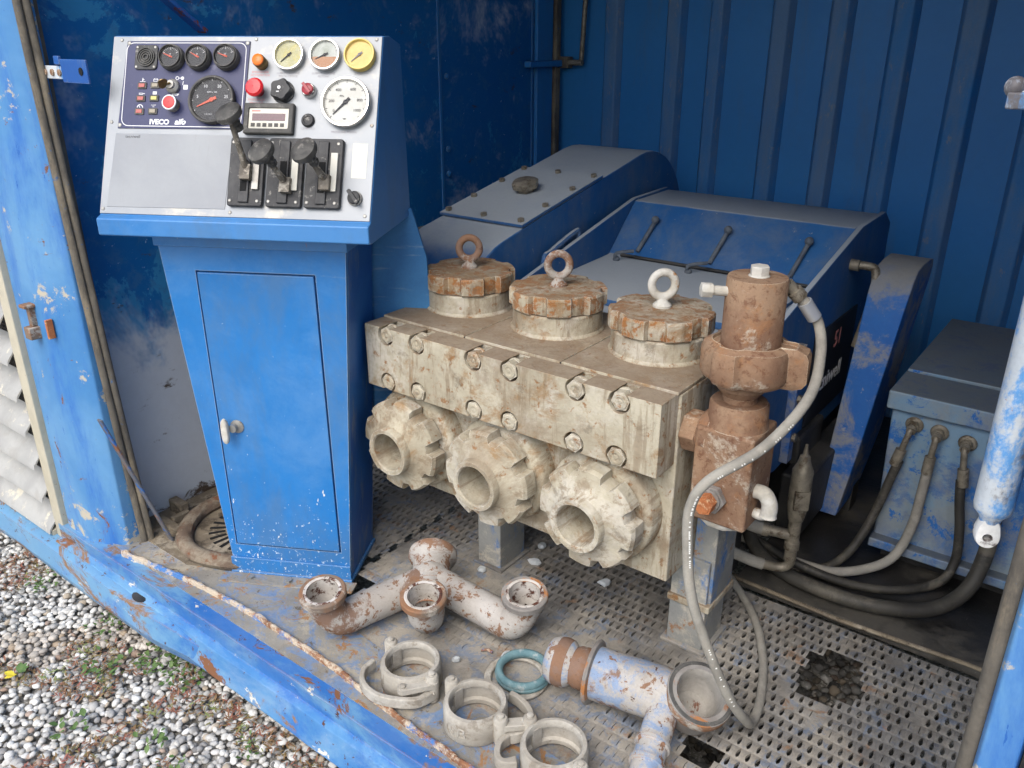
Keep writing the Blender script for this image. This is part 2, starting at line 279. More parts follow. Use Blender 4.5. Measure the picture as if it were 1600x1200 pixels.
MT['hose_grey'] = worn('dusty_hose', S(158, 154, 144), S(136, 132, 123), 12, [dict(col=S(164, 158, 146), scale=9, thr=.56, soft=.08, amt=.7)], rough=.85, bump=.15, bscale=150)
MT['hose_dark'] = worn('dark_hose', S(48, 46, 42), S(72, 69, 62), 6, [dict(col=S(104, 98, 86), scale=7, thr=.58, soft=.08, amt=.8)], rough=.6, bump=.12)
MT['fitting'] = worn('hose_fitting', S(150, 142, 126), S(120, 112, 98), 30, [dict(col=S(90, 78, 62), scale=30, thr=.6, soft=.06)], rough=.5, metal=.35, bump=.15)
MT['ferrule'] = plain('ferrule', S(196, 198, 200), .35, .5)
MT['printed'] = plain('hose_print', S(232, 232, 226), .7)
MT['strut'] = worn('worn_strut_paint', S(206, 212, 216), S(190, 198, 204), 8, [dict(col=S(96, 156, 214), scale=9, thr=.55, soft=.04, detail=9, stretch=(1, 1, .5)), dict(col=S(116, 112, 114), scale=6, thr=.575, soft=.04, detail=9, stretch=(1, 1, .45)), dict(col=S(170, 100, 80), scale=20, thr=.72, soft=.02)], rough=.45, bump=.12)
MT['strut_white'] = worn('white_eye_end', S(228, 228, 224), S(206, 204, 198), 20, [dict(col=S(120, 112, 108), scale=30, thr=.64, soft=.04)], rough=.6, bump=.2)
MT['dark'] = plain('hole_shade', (0.004, 0.004, 0.004, 1), .9)  # near black in place of the shade inside slots and holes
MT['wire'] = worn('wire_mesh', S(96, 90, 82), S(72, 68, 62), 40, rough=.8, bump=0)
MT['shard'] = worn('cloudy_plastic', S(196, 200, 200), S(176, 182, 184), 40, rough=.3, bump=.3)
MT['drygrime'] = worn('black_greasy_steel', (0.02, 0.02, 0.02, 1), (0.05, 0.047, 0.042, 1), 8, rough=.55, bump=.2)
MT['brace'] = worn('rusty_brace', (0.01, 0.09, 0.36, 1), (0.02, 0.12, 0.4, 1), 6, [dict(col=S(120, 66, 40), scale=9, thr=.52, soft=.03)], rough=.7, bump=.2)
MT['flatbar'] = worn('scuffed_bar', S(92, 98, 110), S(110, 104, 98), 12, [dict(col=(0.02, 0.13, 0.42, 1), scale=14, thr=.55, soft=.03), dict(col=S(134, 90, 60), scale=10, thr=.62, soft=.04)], rough=.7, bump=.25)
MT['latchm'] = worn('dusty_dark_steel', S(84, 92, 102), S(104, 110, 116), 30, rough=.7, bump=.2)
MT['coverrim'] = worn('muddy_rim', S(116, 98, 82), S(98, 82, 68), 10, [dict(col=S(140, 128, 110), scale=10, thr=.55, soft=.08), dict(col=S(116, 74, 50), scale=16, thr=.62, soft=.05)], rough=.9, bump=.4)
MT['signblack'] = plain('sign_black', (0.012, 0.013, 0.016, 1), .5)

# ------------------------------------------------------------------ geometry helpers
I4 = Matrix.Identity(4)
def T(x, y, z): return Matrix.Translation((x, y, z))
def RX(a): return Matrix.Rotation(R(a), 4, 'X')
def RY(a): return Matrix.Rotation(R(a), 4, 'Y')
def RZ(a): return Matrix.Rotation(R(a), 4, 'Z')
def AX(o, d, up=(0, 0, 1)):
    """matrix with local z along d"""
    z = Vector(d).normalized(); u = Vector(up)
    if abs(z.dot(u.normalized())) > .98: u = Vector((0, 1, 0))
    x = u.cross(z).normalized(); y = z.cross(x)
    m = Matrix((x, y, z)).transposed().to_4x4(); m.translation = Vector(o); return m
class MB:
    def __init__(s): s.v = []; s.f = []
    def add(s, vs, fs, M=None):
        k = len(s.v)
        s.v += [tuple(M @ Vector(p)) if M else tuple(p) for p in vs]
        s.f += [tuple(i + k for i in f) for f in fs]; return s
    def box(s, lo, hi, M=None):
        (a, b, c), (d, e, f) = lo, hi
        return s.add([(a, b, c), (d, b, c), (d, e, c), (a, e, c), (a, b, f), (d, b, f), (d, e, f), (a, e, f)],
                     [(0, 3, 2, 1), (4, 5, 6, 7), (0, 1, 5, 4), (1, 2, 6, 5), (2, 3, 7, 6), (3, 0, 4, 7)], M)
    def hexa(s, b, t, M=None):   # two quads
        return s.add(list(b) + list(t), [(0, 3, 2, 1), (4, 5, 6, 7), (0, 1, 5, 4), (1, 2, 6, 5), (2, 3, 7, 6), (3, 0, 4, 7)], M)
    def prism(s, poly, z0, z1, M=None):
        n = len(poly)
        return s.add([(x, y, z0) for x, y in poly] + [(x, y, z1) for x, y in poly],
                     [tuple(range(n))[::-1], tuple(range(n, 2 * n))] + [(i, (i + 1) % n, n + (i + 1) % n, n + i) for i in range(n)], M)
    def loft(s, rings, M=None, closed=False, cap0=False, cap1=False):
        n = len(rings[0]); vs = [p for r in rings for p in r]; fs = []
        m = len(rings)
        for j in range(m if closed else m - 1):
            a = j * n; b = ((j + 1) % m) * n
            fs += [(a + i, a + (i + 1) % n, b + (i + 1) % n, b + i) for i in range(n)]
        if cap0: fs.append(tuple(range(n))[::-1])
        if cap1: fs.append(tuple((m - 1) * n + i for i in range(n)))
        return s.add(vs, fs, M)
    def lathe(s, prof, seg=32, M=None, closed=False, cap=True):
        rings = [[(max(r, 1e-4) * math.cos(2 * PI * i / seg), max(r, 1e-4) * math.sin(2 * PI * i / seg), z) for i in range(seg)] for r, z in prof]
        return s.loft(rings, M, closed, cap and not closed, cap and not closed)
    def tube(s, path, r, seg=12, M=None, closed=False, cap=True, flat=1.0):
        P = [Vector(p) for p in path]; n = len(P)
        rr = r if hasattr(r, '__len__') else [r] * n
        rings = []; nrm = None
        for i in range(n):
            t = (P[(i + 1) % n] - P[i - 1]) if closed else (P[min(i + 1, n - 1)] - P[max(i - 1, 0)])
            t.normalize()
            if nrm is None: nrm = t.orthogonal().normalized() if abs(t.z) > .9 else Vector((0, 0, 1)).cross(t).normalized()
            nrm = (nrm - t * nrm.dot(t)).normalized(); bi = t.cross(nrm)
            rings.append([tuple(P[i] + (nrm * math.cos(2 * PI * k / seg) + bi * math.sin(2 * PI * k / seg) * flat) * rr[i]) for k in range(seg)])
        return s.loft(rings, M, closed, cap and not closed, cap and not closed)
    def hexn(s, r, z0, z1, M=None, rot=0, n=6):
        return s.prism([(r * math.cos(2 * PI * i / n + rot), r * math.sin(2 * PI * i / n + rot)) for i in range(n)], z0, z1, M)
    def ball(s, c, r, M=None, seg=16, sc=(1, 1, 1)):
        pr = [(r * math.sin(PI * i / 8), -r * math.cos(PI * i / 8)) for i in range(9)]
        return s.lathe(pr, seg, (M or I4) @ T(*c) @ Matrix.Diagonal((sc[0], sc[1], sc[2], 1)), cap=False)
def smoothpath(pts, n=8):
    P = [Vector(p) for p in pts]; out = []
    for i in range(len(P) - 1):
        a, b, c, d = P[max(i - 1, 0)], P[i], P[i + 1], P[min(i + 2, len(P) - 1)]
        for k in range(n):
            t = k / n
            out.append(0.5 * ((2 * b) + (c - a) * t + (2 * a - 5 * b + 4 * c - d) * t * t + (3 * b - a - 3 * c + d) * t ** 3))
    out.append(P[-1]); return out
WM = {}
def tag(o, label=None, cat=None, group=None, kind=None):
    if label: o['label'] = label
    if cat: o['category'] = cat
    if group: o['group'] = group
    if kind: o['kind'] = kind
    return o
def thing(name, label, cat, M=I4, group=None):
    o = bpy.data.objects.new(name, None); COL.objects.link(o); o.empty_display_size = .05
    o.matrix_basis = M; WM[o.name] = M.copy(); return tag(o, label, cat, group)
def link(o, parent, Mw):
    COL.objects.link(o); o.parent = parent
    o.matrix_basis = (WM[parent.name].inverted() @ Mw) if parent else Mw
    WM[o.name] = Mw.copy(); return o
def build(mb, name, mat, parent=None, bev=0.0, M=None, ang=38, segs=2, flat=False, jit=0.0):
    vs = [Vector(p) for p in mb.v]
    if M is None:
        a = [min(p[i] for p in vs) for i in range(3)]; b = [max(p[i] for p in vs) for i in range(3)]
        c = Vector([(a[i] + b[i]) / 2 for i in range(3)]); M = T(*c); vs = [p - c for p in vs]
    if jit: vs = [p + Vector([mnoise.noise(p * 9 + Vector((k * 7.3, 0, 0))) * jit for k in range(3)]) for p in vs]
    me = bpy.data.meshes.new(name); me.from_pydata([tuple(p) for p in vs], [], mb.f)
    bm = bmesh.new(); bm.from_mesh(me); bmesh.ops.recalc_face_normals(bm, faces=bm.faces); bm.to_mesh(me); bm.free()
    if not flat:
        me.polygons.foreach_set('use_smooth', [True] * len(me.polygons)); me.set_sharp_from_angle(angle=R(ang))
    me.materials.append(mat if not isinstance(mat, str) else MT[mat])
    o = bpy.data.objects.new(name, me); link(o, parent, M)
    if bev:
        md = o.modifiers.new('bevel', 'BEVEL'); md.width = bev; md.segments = segs; md.limit_method = 'ANGLE'; md.angle_limit = R(40); md.harden_normals = True; md.use_clamp_overlap = True
    return o
def dup(o, parent, Mw, name=None):
    c = o.copy(); c.name = name or o.name.split('.')[0]; return link(c, parent, Mw)
def text(body, size, mat, parent, M, name='lettering', extrude=0.0003, align='CENTER', shear=0.0, bold=0.0, sx=1.0):
    cu = bpy.data.curves.new('txt', 'FONT'); cu.body = body; cu.size = size; cu.align_x = align; cu.align_y = 'CENTER'; cu.extrude = extrude; cu.shear = shear; cu.offset = bold; cu.resolution_u = 3
    ob = bpy.data.objects.new('txt', cu); COL.objects.link(ob)
    dg = bpy.context.evaluated_depsgraph_get(); me = bpy.data.meshes.new_from_object(ob.evaluated_get(dg))
    bpy.data.objects.remove(ob); bpy.data.curves.remove(cu)
    me.name = name; me.materials.clear(); me.materials.append(MT[mat])
    if sx != 1.0:
        for v in me.vertices: v.co.x *= sx
    o = bpy.data.objects.new(name, me); return link(o, parent, M)
def circ(r, n, z=0.0, cx=0.0, cy=0.0): return [(cx + r * math.cos(2 * PI * i / n), cy + r * math.sin(2 * PI * i / n), z) for i in range(n)]

# ------------------------------------------------------------------ the ground
GZ = -0.25
def vis_noise(x, y, s): return mnoise.noise(Vector((x * s, y * s, 1.7)))
mb = MB().add([(-60, -60, GZ - .012), (60, -60, GZ - .012), (60, 60, GZ - .012), (-60, 60, GZ - .012)], [(0, 1, 2, 3)])
MT['groundm'] = worn('gravel_bed', S(150, 146, 138), S(120, 116, 108), 20, [dict(col=S(206, 203, 196), scale=60, thr=.55, soft=.05), dict(col=S(84, 80, 72), scale=45, thr=.62, soft=.05)], rough=.95, bump=.8, bscale=40, spec=.2)
g = build(mb, 'ground', 'groundm'); tag(g, kind='structure')
ic = bmesh.new(); bmesh.ops.create_icosphere(ic, subdivisions=2, radius=1.0); ic.verts.ensure_lookup_table()
IV2 = np.array([v.co[:] for v in ic.verts]); IF2 = np.array([[v.index for v in f.verts] for f in ic.faces]); ic.free()
ic = bmesh.new(); bmesh.ops.create_icosphere(ic, subdivisions=1, radius=1.0); ic.verts.ensure_lookup_table()
IV1 = np.array([v.co[:] for v in ic.verts]); IF1 = np.array([[v.index for v in f.verts] for f in ic.faces]); ic.free()
def rotm(n):
    q = rng.normal(size=(n, 4)); q /= np.linalg.norm(q, axis=1)[:, None]; w, x, y, z = q.T
    return np.stack([1 - 2 * (y * y + z * z), 2 * (x * y - z * w), 2 * (x * z + y * w), 2 * (x * y + z * w), 1 - 2 * (x * x + z * z), 2 * (y * z - x * w), 2 * (x * z - y * w), 2 * (y * z + x * w), 1 - 2 * (x * x + y * y)], 1).reshape(-1, 3, 3)
def pebbles(name, pos, size, cols, mat, parent=None):
    n = len(pos); IV, IF = (IV2, IF2) if n < 17000 else (IV1, IF1)
    k = len(IV)
    axes = np.stack([np.ones(n), rng.uniform(.68, .95, n), rng.uniform(.42, .72, n)], 1) * size[:, None]
    base = IV[None] * (1 + 0.13 * rng.normal(size=(n, k, 1)).clip(-1.6, 1.6) * (0.6 if k > 20 else .9))
    V = base * axes[:, None, :]
    yawr = rng.uniform(0, 2 * PI, n); tilt = rng.normal(0, .35, n)
    cz, sz, ct, st = np.cos(yawr), np.sin(yawr), np.cos(tilt), np.sin(tilt)
    x, y, z = V[..., 0], V[..., 1], V[..., 2]
    y2 = y * ct[:, None] - z * st[:, None]; z2 = y * st[:, None] + z * ct[:, None]
    V = np.stack([x * cz[:, None] - y2 * sz[:, None], x * sz[:, None] + y2 * cz[:, None], z2], -1) + pos[:, None, :]
    F = (IF[None] + (np.arange(n) * k)[:, None, None]).reshape(-1, 3)
    me = bpy.data.meshes.new(name); me.vertices.add(n * k); me.vertices.foreach_set('co', V.reshape(-1))
    me.loops.add(len(F) * 3); me.loops.foreach_set('vertex_index', F.reshape(-1)); me.polygons.add(len(F))
    me.polygons.foreach_set('loop_start', np.arange(len(F)) * 3); me.polygons.foreach_set('loop_total', np.full(len(F), 3))
    me.polygons.foreach_set('use_smooth', np.ones(len(F), bool)); me.update()
    at = me.color_attributes.new('tint', 'FLOAT_COLOR', 'POINT'); cc = np.concatenate([np.repeat(cols, k, 0), np.ones((n * k, 1))], 1)
    at.data.foreach_set('color', cc.reshape(-1)); me.materials.append(mat)
    o = bpy.data.objects.new(name, me); return link(o, parent, I4)
b = NB('pebble_stone'); a_ = b.n('ShaderNodeVertexColor', layer_name='tint')
cc = b.mix(b.step(b.noise(120, 4, .6), .45, .7, 0, .35), a_.outputs[0], S(120, 112, 100)); cc = b.mix(b.step(b.noise(26, 3, .6), .58, .68, 0, .3), cc, S(236, 234, 228))
b.l(cc, b.p.inputs['Base Color']); b.p.inputs['Roughness'].default_value = .75; b.p.inputs['Specular IOR Level'].default_value = .3; MT['pebble'] = b.m
PAL = np.array([S(214, 211, 204)[:3], S(196, 194, 188)[:3], S(176, 174, 170)[:3], S(228, 226, 220)[:3], S(150, 148, 145)[:3], S(186, 172, 152)[:3], S(122, 120, 118)[:3], S(168, 148, 134)[:3]])
def gravel(xr, yr, pitch, keep=None, lo=.010, hi=.021):
    xs = np.arange(xr[0], xr[1], pitch); ys = np.arange(yr[0], yr[1], pitch)
    X, Y = np.meshgrid(xs, ys); X = X.ravel() + rng.uniform(-.5, .5, X.size) * pitch; Y = Y.ravel() + rng.uniform(-.5, .5, Y.size) * pitch
    if keep is not None: k = keep(X, Y); X, Y = X[k], Y[k]
    n = len(X); s = rng.gamma(6, (hi - lo) / 9, n).clip(0, hi) + lo
    z = GZ + rng.uniform(-.008, .012, n)
    return np.stack([X, Y, z], 1), s
# visible wedge in front of the container plus a margin
keep = lambda X, Y: (Y > -0.55 * (X + 1.0) * 0.55 - .12) & (Y < 1.12)
p, s_ = gravel((-4.6, -.75), (-.15, 1.14), .0155, keep)
cols = PAL[rng.choice(len(PAL), len(p), p=[.28, .22, .16, .18, .06, .05, .02, .03])] * rng.uniform(.82, 1.08, (len(p), 1))
d = np.array([vis_noise(x, y, 1.9) for x, y in p[:, :2]]); 
cols = np.where((d > .28)[:, None], cols * np.array([.86, .80, .74]), cols).clip(0, .86)
o = pebbles('gravel', p, s_ * .62, cols, MT['pebble']); tag(o, 'loose pale river pebbles covering the yard', 'gravel', kind='stuff')
# wet pebbles beneath the torn hole, tint darkened further to imitate shade under the floor
p, s_ = gravel((-.62, -.12), (1.5, 2.25), .021); p[:, 2] += .0
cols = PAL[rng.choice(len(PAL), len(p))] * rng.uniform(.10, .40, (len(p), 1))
o = pebbles('pebbles_under_floor', p, s_ * .85, cols, MT['pebble']); tag(o, 'pebbles below the torn hole in the floor, tinted darker for shade', 'gravel', kind='stuff')

# ------------------------------------------------------------------ the container
cont = thing('container', 'open blue steel container housing the pump and the console', 'container', T(-1.2, 2.2, -.15))
# rear wall, pressed ribs
YR = 3.45
prof = [(-2.36, YR)]; ribs = []
for xc, w, dpt in [(-2.06, .035, .03), (-1.755, .035, .035), (-1.565, .03, .035), (-1.30, .035, .035), (-1.075, .035, .035), (-.85, .035, .035), (-.62, .04, .035), (-.37, .04, .035), (-.12, .04, .035), (.15, .04, .035)]:
    ribs.append([(xc - w - .014, YR + .002), (xc - w + .006, YR - dpt), (xc + w - .006, YR - dpt), (xc + w + .014, YR + .002)])
prof += [(.62, YR)]
n = len(prof); zs = (-.05, 2.3)
mb = MB().add([(x, y, z) for z in zs for x, y in prof], [(i, i + 1, n + i + 1, n + i) for i in range(n - 1)])
rw = build(mb, 'rear_wall', 'wall', cont, ang=10)
for q in ribs: build(MB().prism(q, -.05, 2.3), 'rib', 'rib', rw, bev=.006)
mb = MB().box((-2.41, 1.06, -.06), (-2.345, YR + .04, 2.3)); build(mb, 'side_wall', 'wall_left', cont)
for y0, y1, x1 in [(2.60, 2.615, -2.341), (3.22, 3.232, -2.341)]:
    build(MB().box((-2.347, y0, .0), (x1, y1, 2.28)), 'wall_seam', 'wall', cont, bev=.002)
build(MB().box((-2.345, 3.24, .0), (-2.325, 3.36, 2.28)), 'door_stile', 'wall', cont, bev=.004)
build(MB().box((-2.345, 3.372, .0), (-2.315, 3.41, 2.28)), 'hinge_strip', 'seal', cont, bev=.004)
build(MB().box((-2.345, 2.0, .70), (-2.332, 2.6, .715)), 'wall_ledge', 'wall', cont, bev=.003)
for zz in (1.30, 1.02, .92): build(MB().lathe([(.012, 0), (.012, .006), (.006, .009)], 12, AX((-2.341, 2.64, zz), (1, 0, 0))), 'wall_bolt', 'wall', cont)
lt = build(MB().box((-2.325, 3.14, 1.318), (-2.29, 3.42, 1.345)), 'latch_bar', 'wall', cont, bev=.004)
build(MB().box((-2.33, 3.385, 1.31), (-2.26, 3.43, 1.36)), 'latch_block', 'seal', lt, bev=.004)
build(MB().tube([(-2.20, 3.405, 1.335), (-2.18, 3.405, 1.7)], .011, 10).tube([(-2.29, 3.4, 1.335), (-2.19, 3.4, 1.335)], .013, 10), 'lock_rod', 'fitting', cont)
build(MB().box((-5.0, .93, 2.28), (.75, 3.55, 2.36)), 'roof', 'wall', cont)
build(MB().box((.60, 1.0, -.06), (.66, YR + .04, 2.28)), 'end_wall', 'wall', cont)
# corner post (left of the opening) and its double rubber seal
poly = [(-2.53, 1.055), (-2.53, .970), (-2.515, .957), (-2.375, .955), (-2.345, .962), (-2.262, 1.003), (-2.252, 1.012), (-2.252, 1.055)]
build(MB().prism(poly, -.06, 2.3), 'corner_post', 'faded', cont, ang=25, bev=.004)
build(MB().tube(smoothpath([(-2.236, 1.055 - .01 * 0, -.02), (-2.234, 1.03, .6), (-2.236, 1.012, 1.3), (-2.236, 1.0, 2.25)]), .0105, 12, flat=.8), 'post_seal', 'seal', cont)
build(MB().tube(smoothpath([(-2.228, 1.072, -.02), (-2.228, 1.048, .6), (-2.230, 1.030, 1.3), (-2.231, 1.018, 2.25)]), .0105, 12, flat=.8), 'post_seal', 'seal', cont)
build(MB().box((-2.40, 1.0555, -.06), (-2.262, 1.068, 2.28)), 'seal_channel', 'seal', cont, bev=.002)
# catch bracket on the post
mb = MB().box((-2.415, .940, .70), (-2.395, .96, .755)).box((-2.42, .925, .755), (-2.385, .961, .765)).box((-2.42, .925, .665), (-2.385, .961, .70))
build(MB().box((-2.335, .948, .675), (-2.325, .967, .73)), 'catch_tab', 'rust_orange', cont, bev=.002)
build(mb, 'catch_bracket', 'ringrust', cont, bev=.003)
# stay bracket
mb = MB().box((-2.25, 1.038, 1.352), (-2.12, 1.046, 1.382))
sb = build(mb, 'stay_bracket', 'strut', cont, bev=.002)
build(MB().box((-2.14, 1.034, 1.345), (-2.02, 1.040, 1.398)).box((-2.165, 1.032, 1.385), (-2.14, 1.04, 1.405)), 'stay_plate', 'side_blue', sb, bev=.002)
for xx in (-2.225, -2.19, -2.155): build(MB().lathe([(.008, 0), (.008, .004), (.003, .005)], 10, AX((xx, 1.038, 1.367), (0, -1, 0))), 'bracket_hole_disc', 'rust', sb)
build(MB().lathe([(.009, 0), (.009, .002)], 12, AX((-2.045, 1.034, 1.372), (0, -1, 0))), 'bracket_hole_disc', 'dark', sb)  # black disc painted as the shade in a hole
# brace hanging from the roof corner
build(MB().box((-.022, -.006, -.01), (.022, .006, .42), T(-2.27, 1.515, 1.465) @ RX(52)), 'roof_brace', 'brace', cont, bev=.003)
# sill
def extr(profile, xs, fy, name, mat, parent, bev=.0, dz=None, ang=30):
    mb = MB(); rings = []
    for x in xs:
        rings.append([(x, y + fy(x, y, z), z + (dz(x, y, z) if dz else 0)) for y, z in profile])
    n = len(profile); vs = [p for r in rings for p in r]; fs = []
    for j in range(len(xs) - 1):
        fs += [(j * n + i, j * n + (i + 1) % n, (j + 1) * n + (i + 1) % n, (j + 1) * n + i) for i in range(n)]
    fs += [tuple(range(n)), tuple((len(xs) - 1) * n + i for i in range(n))[::-1]]
    mb.add(vs, fs); return build(mb, name, mat, parent, bev=bev, ang=ang)
xs = np.arange(-4.4, .40, .04)
nz = lambda x, y, z: .004 * mnoise.noise(Vector((x * 3, y * 9, z * 9))) + .0022 * mnoise.noise(Vector((x * 11, y * 20, z * 20)))
prof = [(1.05, .0), (.943, -.001), (.944, -.050), (.924, -.058), (.904, -.125), (.912, -.135), (.96, -.135), (.98, -.05), (1.05, -.03)]
extr(prof, xs[xs > -2.56], nz, 'sill', 'sill', cont, bev=.003, ang=28)
prof = [(1.05, -.055), (.95, -.058), (.915, -.060), (.900, -.068), (.888, -.130), (.90, -.165), (.96, -.165), (1.05, -.12)]
tp = lambda x: max(0, min(1, (x + 2.0) / .45)) ** 1.3
extr(prof, xs[xs < -1.5], lambda x, y, z: nz(x, y, z) + .045 * tp(x) * (1 if y < .94 else .1), 'base_rail', 'sill', cont, bev=.004, ang=28, dz=lambda x, y, z: -.012 * tp(x) + (.04 * tp(x) if z < -.12 else 0))
build(MB().lathe([(.026, 0), (.026, .004), (.018, .006)], 20, T(-2.07, .933, -.060) @ Matrix.Diagonal((1.25, .8, 1, 1))), 'lashing_plug', 'drygrime', cont)
lipy = [(-2.22, .975), (-2.05, 1.0), (-1.913, 1.018), (-1.75, 1.030), (-1.553, 1.032), (-1.35, 1.026), (-1.149, 1.010), (-.95, .998), (-.7, .99), (-.3, .985), (.1, .985)]
pth = [(x, y + .002 * mnoise.noise(Vector((x * 14, 0, 0))), .010 + .008 * mnoise.noise(Vector((x * 5, 3, 0)))) for x, y in [(v.x, v.y) for v in smoothpath([(a, b_, 0) for a, b_ in lipy], 40)]]
rings = []
for k, p_ in enumerate(pth):
    x, y = p_[0], p_[1]; n1 = mnoise.noise(Vector((x * 26, 0, 1))); n2 = mnoise.noise(Vector((x * 80, 5, 1))); lean = .004 * mnoise.noise(Vector((x * 7, 8, 0)))
    h_ = .017 + .005 * n1 + .002 * n2; w_ = .0058 + .0014 * n2 + .0014 * n1
    rings.append([(x, y - w_, -.004), (x, y - w_ * .9 + lean, h_ - .002), (x, y + lean, h_), (x, y + w_ * .9 + lean, h_ - .002), (x, y + w_ * 1.6, .004), (x, y + w_ * 2.6, -.004)])
build(MB().loft(rings, cap0=True, cap1=True), 'sill_lip', 'lip', cont, ang=50)
# floor: solid plate in front, perforated plates behind it, oily plate at the back
def floor_plate(poly, z, name, mat, th=.006):
    build(MB().prism(poly, z - th, z), name, mat, cont)
floor_plate([(-2.36, .985), (.3, .985), (.3, 1.10), (-.55, 1.135), (-1.05, 1.135), (-1.6, 1.17), (-1.6, 1.32), (-2.36, 1.5)], .003, 'front_plate', 'plate')
floor_plate([(-2.36, 1.06), (-2.02, 1.06), (-1.86, 1.14), (-1.86, 1.22), (-2.36, 1.42)], .007, 'mud_patch', 'mud')
PX, PY = .0222, .0340
def grating(x0, x1, y0, y1, name, hole=None, keepf=None, fill=None, seed=0):
    vs, fs = [], []; rnd = random.Random(seed)
    nx = int((x1 - x0) / PX); ny = int((y1 - y0) / PY)
    HN = 8
    hx = [math.sin(2 * PI * k / HN) for k in range(HN)]; hy = [math.cos(2 * PI * k / HN) for k in range(HN)]
    for j in range(ny):
        off = PX / 2 if j % 2 else 0
        for i in range(nx):
            cx, cy = x0 + i * PX + off + PX / 2, y0 + j * PY + PY / 2
            if hole and hole(cx, cy): continue
            if keepf and not keepf(cx, cy): continue
            f = fill(cx, cy) if fill else 1.0; f *= rnd.uniform(.80, 1.1)
            cl = rnd.random() + .55 * mnoise.noise(Vector((cx * 7, cy * 7, 11)))
            if cl < .03: f = .1
            elif cl < .14: f *= .55
            k = len(vs)
            sg = lambda x_, y_: .006 * mnoise.noise(Vector((x_ * 4, y_ * 4, 2))); sag = sg(cx, cy)
            # 8 border points, clockwise from the +y middle
            B = [(0, .5), (.5, .5), (.5, 0), (.5, -.5), (0, -.5), (-.5, -.5), (-.5, 0), (-.5, .5)]
            if f < .22:
                vs += [(cx + bx * PX, cy + by * PY, sg(cx + bx * PX, cy + by * PY)) for bx, by in B]; fs.append(tuple(k + q for q in range(8))[::-1]); continue
            wv, lv = .0051 * min(1, f) * (1 if f > .6 else .42), .0155 * (.85 + .15 * min(1, f))
            hol, low = [], []
            for q in range(HN):
                yy = (1.0, .50, -.10, -.62, -.92, -.62, -.10, .50)[q]; xx = (0, .52, .95, .85, 0, -.85, -.95, -.52)[q]; a = xx * wv; bb = yy * lv
                rise = .0032 * (1 - abs(hy[q])) ** .7 + .0008
                hol.append((cx + a, cy + bb, sag + rise * (1 if f > .4 else .4))); low.append((cx + a * 1.02, cy + bb * 1.0, sag - .005))
            vs += [(cx + bx * PX, cy + by * PY, sg(cx + bx * PX, cy + by * PY)) for bx, by in B] + hol + low
            for q in range(8):
                q2 = (q + 1) % 8
                fs.append((k + q2, k + q, k + 8 + q, k + 8 + q2)); fs.append((k + 8 + q2, k + 8 + q, k + 16 + q, k + 16 + q2))
    return build(MB().add(vs, fs), name, 'grating', cont, ang=60)
def hole_f(x, y):
    dx, dy = (x + .350) / .074, (y - 1.738) / .098
    c, s_ = math.cos(.5), math.sin(.5); u, v = dx * c + dy * s_, -dx * s_ + dy * c
    return (abs(u) ** 2.6 + abs(v) ** 2.6) < 1.0 + .35 * mnoise.noise(Vector((x * 40, y * 40, 5)))
def fill_f(x, y):
    n = mnoise.noise(Vector((x * 5, y * 5, 0))) * .35 + mnoise.noise(Vector((x * 15, y * 15, 3))) * .25
    d_ = (y - 1.20) / .36 + max(0, (x + .72) * 3.0)        # clean to the right and to the back, caked to the front left
    leg = min(1, math.hypot(x + .69, y - 1.68) / .13) * min(1, math.hypot(x + 1.30, y - 1.63) / .16)
    f = min(1.0, .12 + .6 * d_ + n)
    return f if leg > .85 else f * leg - .1
grating(-1.60, .30, 1.10, 1.98, 'perforated_plate', hole_f, lambda x, y: (y > 1.135 or x > -.55) and not (x < -1.52 and y < 1.33) and math.hypot((x + .50) / .045, (y - 1.345) / .035) > 1, fill_f, 3)
grating(-1.60, -.72, 2.0, 2.44, 'perforated_plate', None, None, None, 5)
grating(-2.3, -1.605, 1.42, 2.44, 'perforated_plate', None, None, None, 6)
build(MB().prism([(-.70, 1.985), (.30, 1.985), (.30, 3.4), (-2.34, 3.4), (-2.34, 2.45), (-.70, 2.45)], -.02, .006), 'oily_floor', 'oily', cont, bev=.004)
build(MB().box((-1.61, 1.975, -.008), (-.70, 2.005, .002)), 'floor_joint', 'mud', cont)
build(MB().box((-2.36, 1.0, -.235), (.35, 1.03, -.02)), 'floor_beam', 'drygrime', cont)
build(MB().tube([(-.70, 1.985, .004), (-.4, 1.97, .006), (-.1, 1.99, .006), (.28, 1.985, .004)], .006, 6), 'floor_joint', 'mud', cont)
# right post of the opening
build(MB().tube(smoothpath([(-.022, 1.03, -.02), (-.020, 1.03, .7), (-.022, 1.03, 1.4), (-.022, 1.03, 2.25)]), .0115, 12), 'post_seal', 'seal', cont)
build(MB().prism([(-.012, 1.016), (-.008, 1.006), (.032, 1.0), (.036, 1.02), (.036, 1.12), (-.012, 1.12)], -.06, 2.28), 'corner_post', 'faded', cont, bev=.003)
build(MB().box((.036, 1.012, -.06), (.052, 1.10, 2.28)), 'post_seal', 'drygrime', cont)
build(MB().prism([(.052, .985), (.066, .955), (.10, .94), (.33, .94), (.33, 1.12), (.052, 1.12)], -.06, 2.28), 'corner_post', 'faded', cont, bev=.004)

build(MB().lathe([(.034, 0), (.034, .006), (.030, .010)], 24).hexn(.018, .008, .022), 'post_bolt', 'cement_rusty', cont, M=AX((.064, .947, .555), (-.25, -.97, 0)), bev=.002)

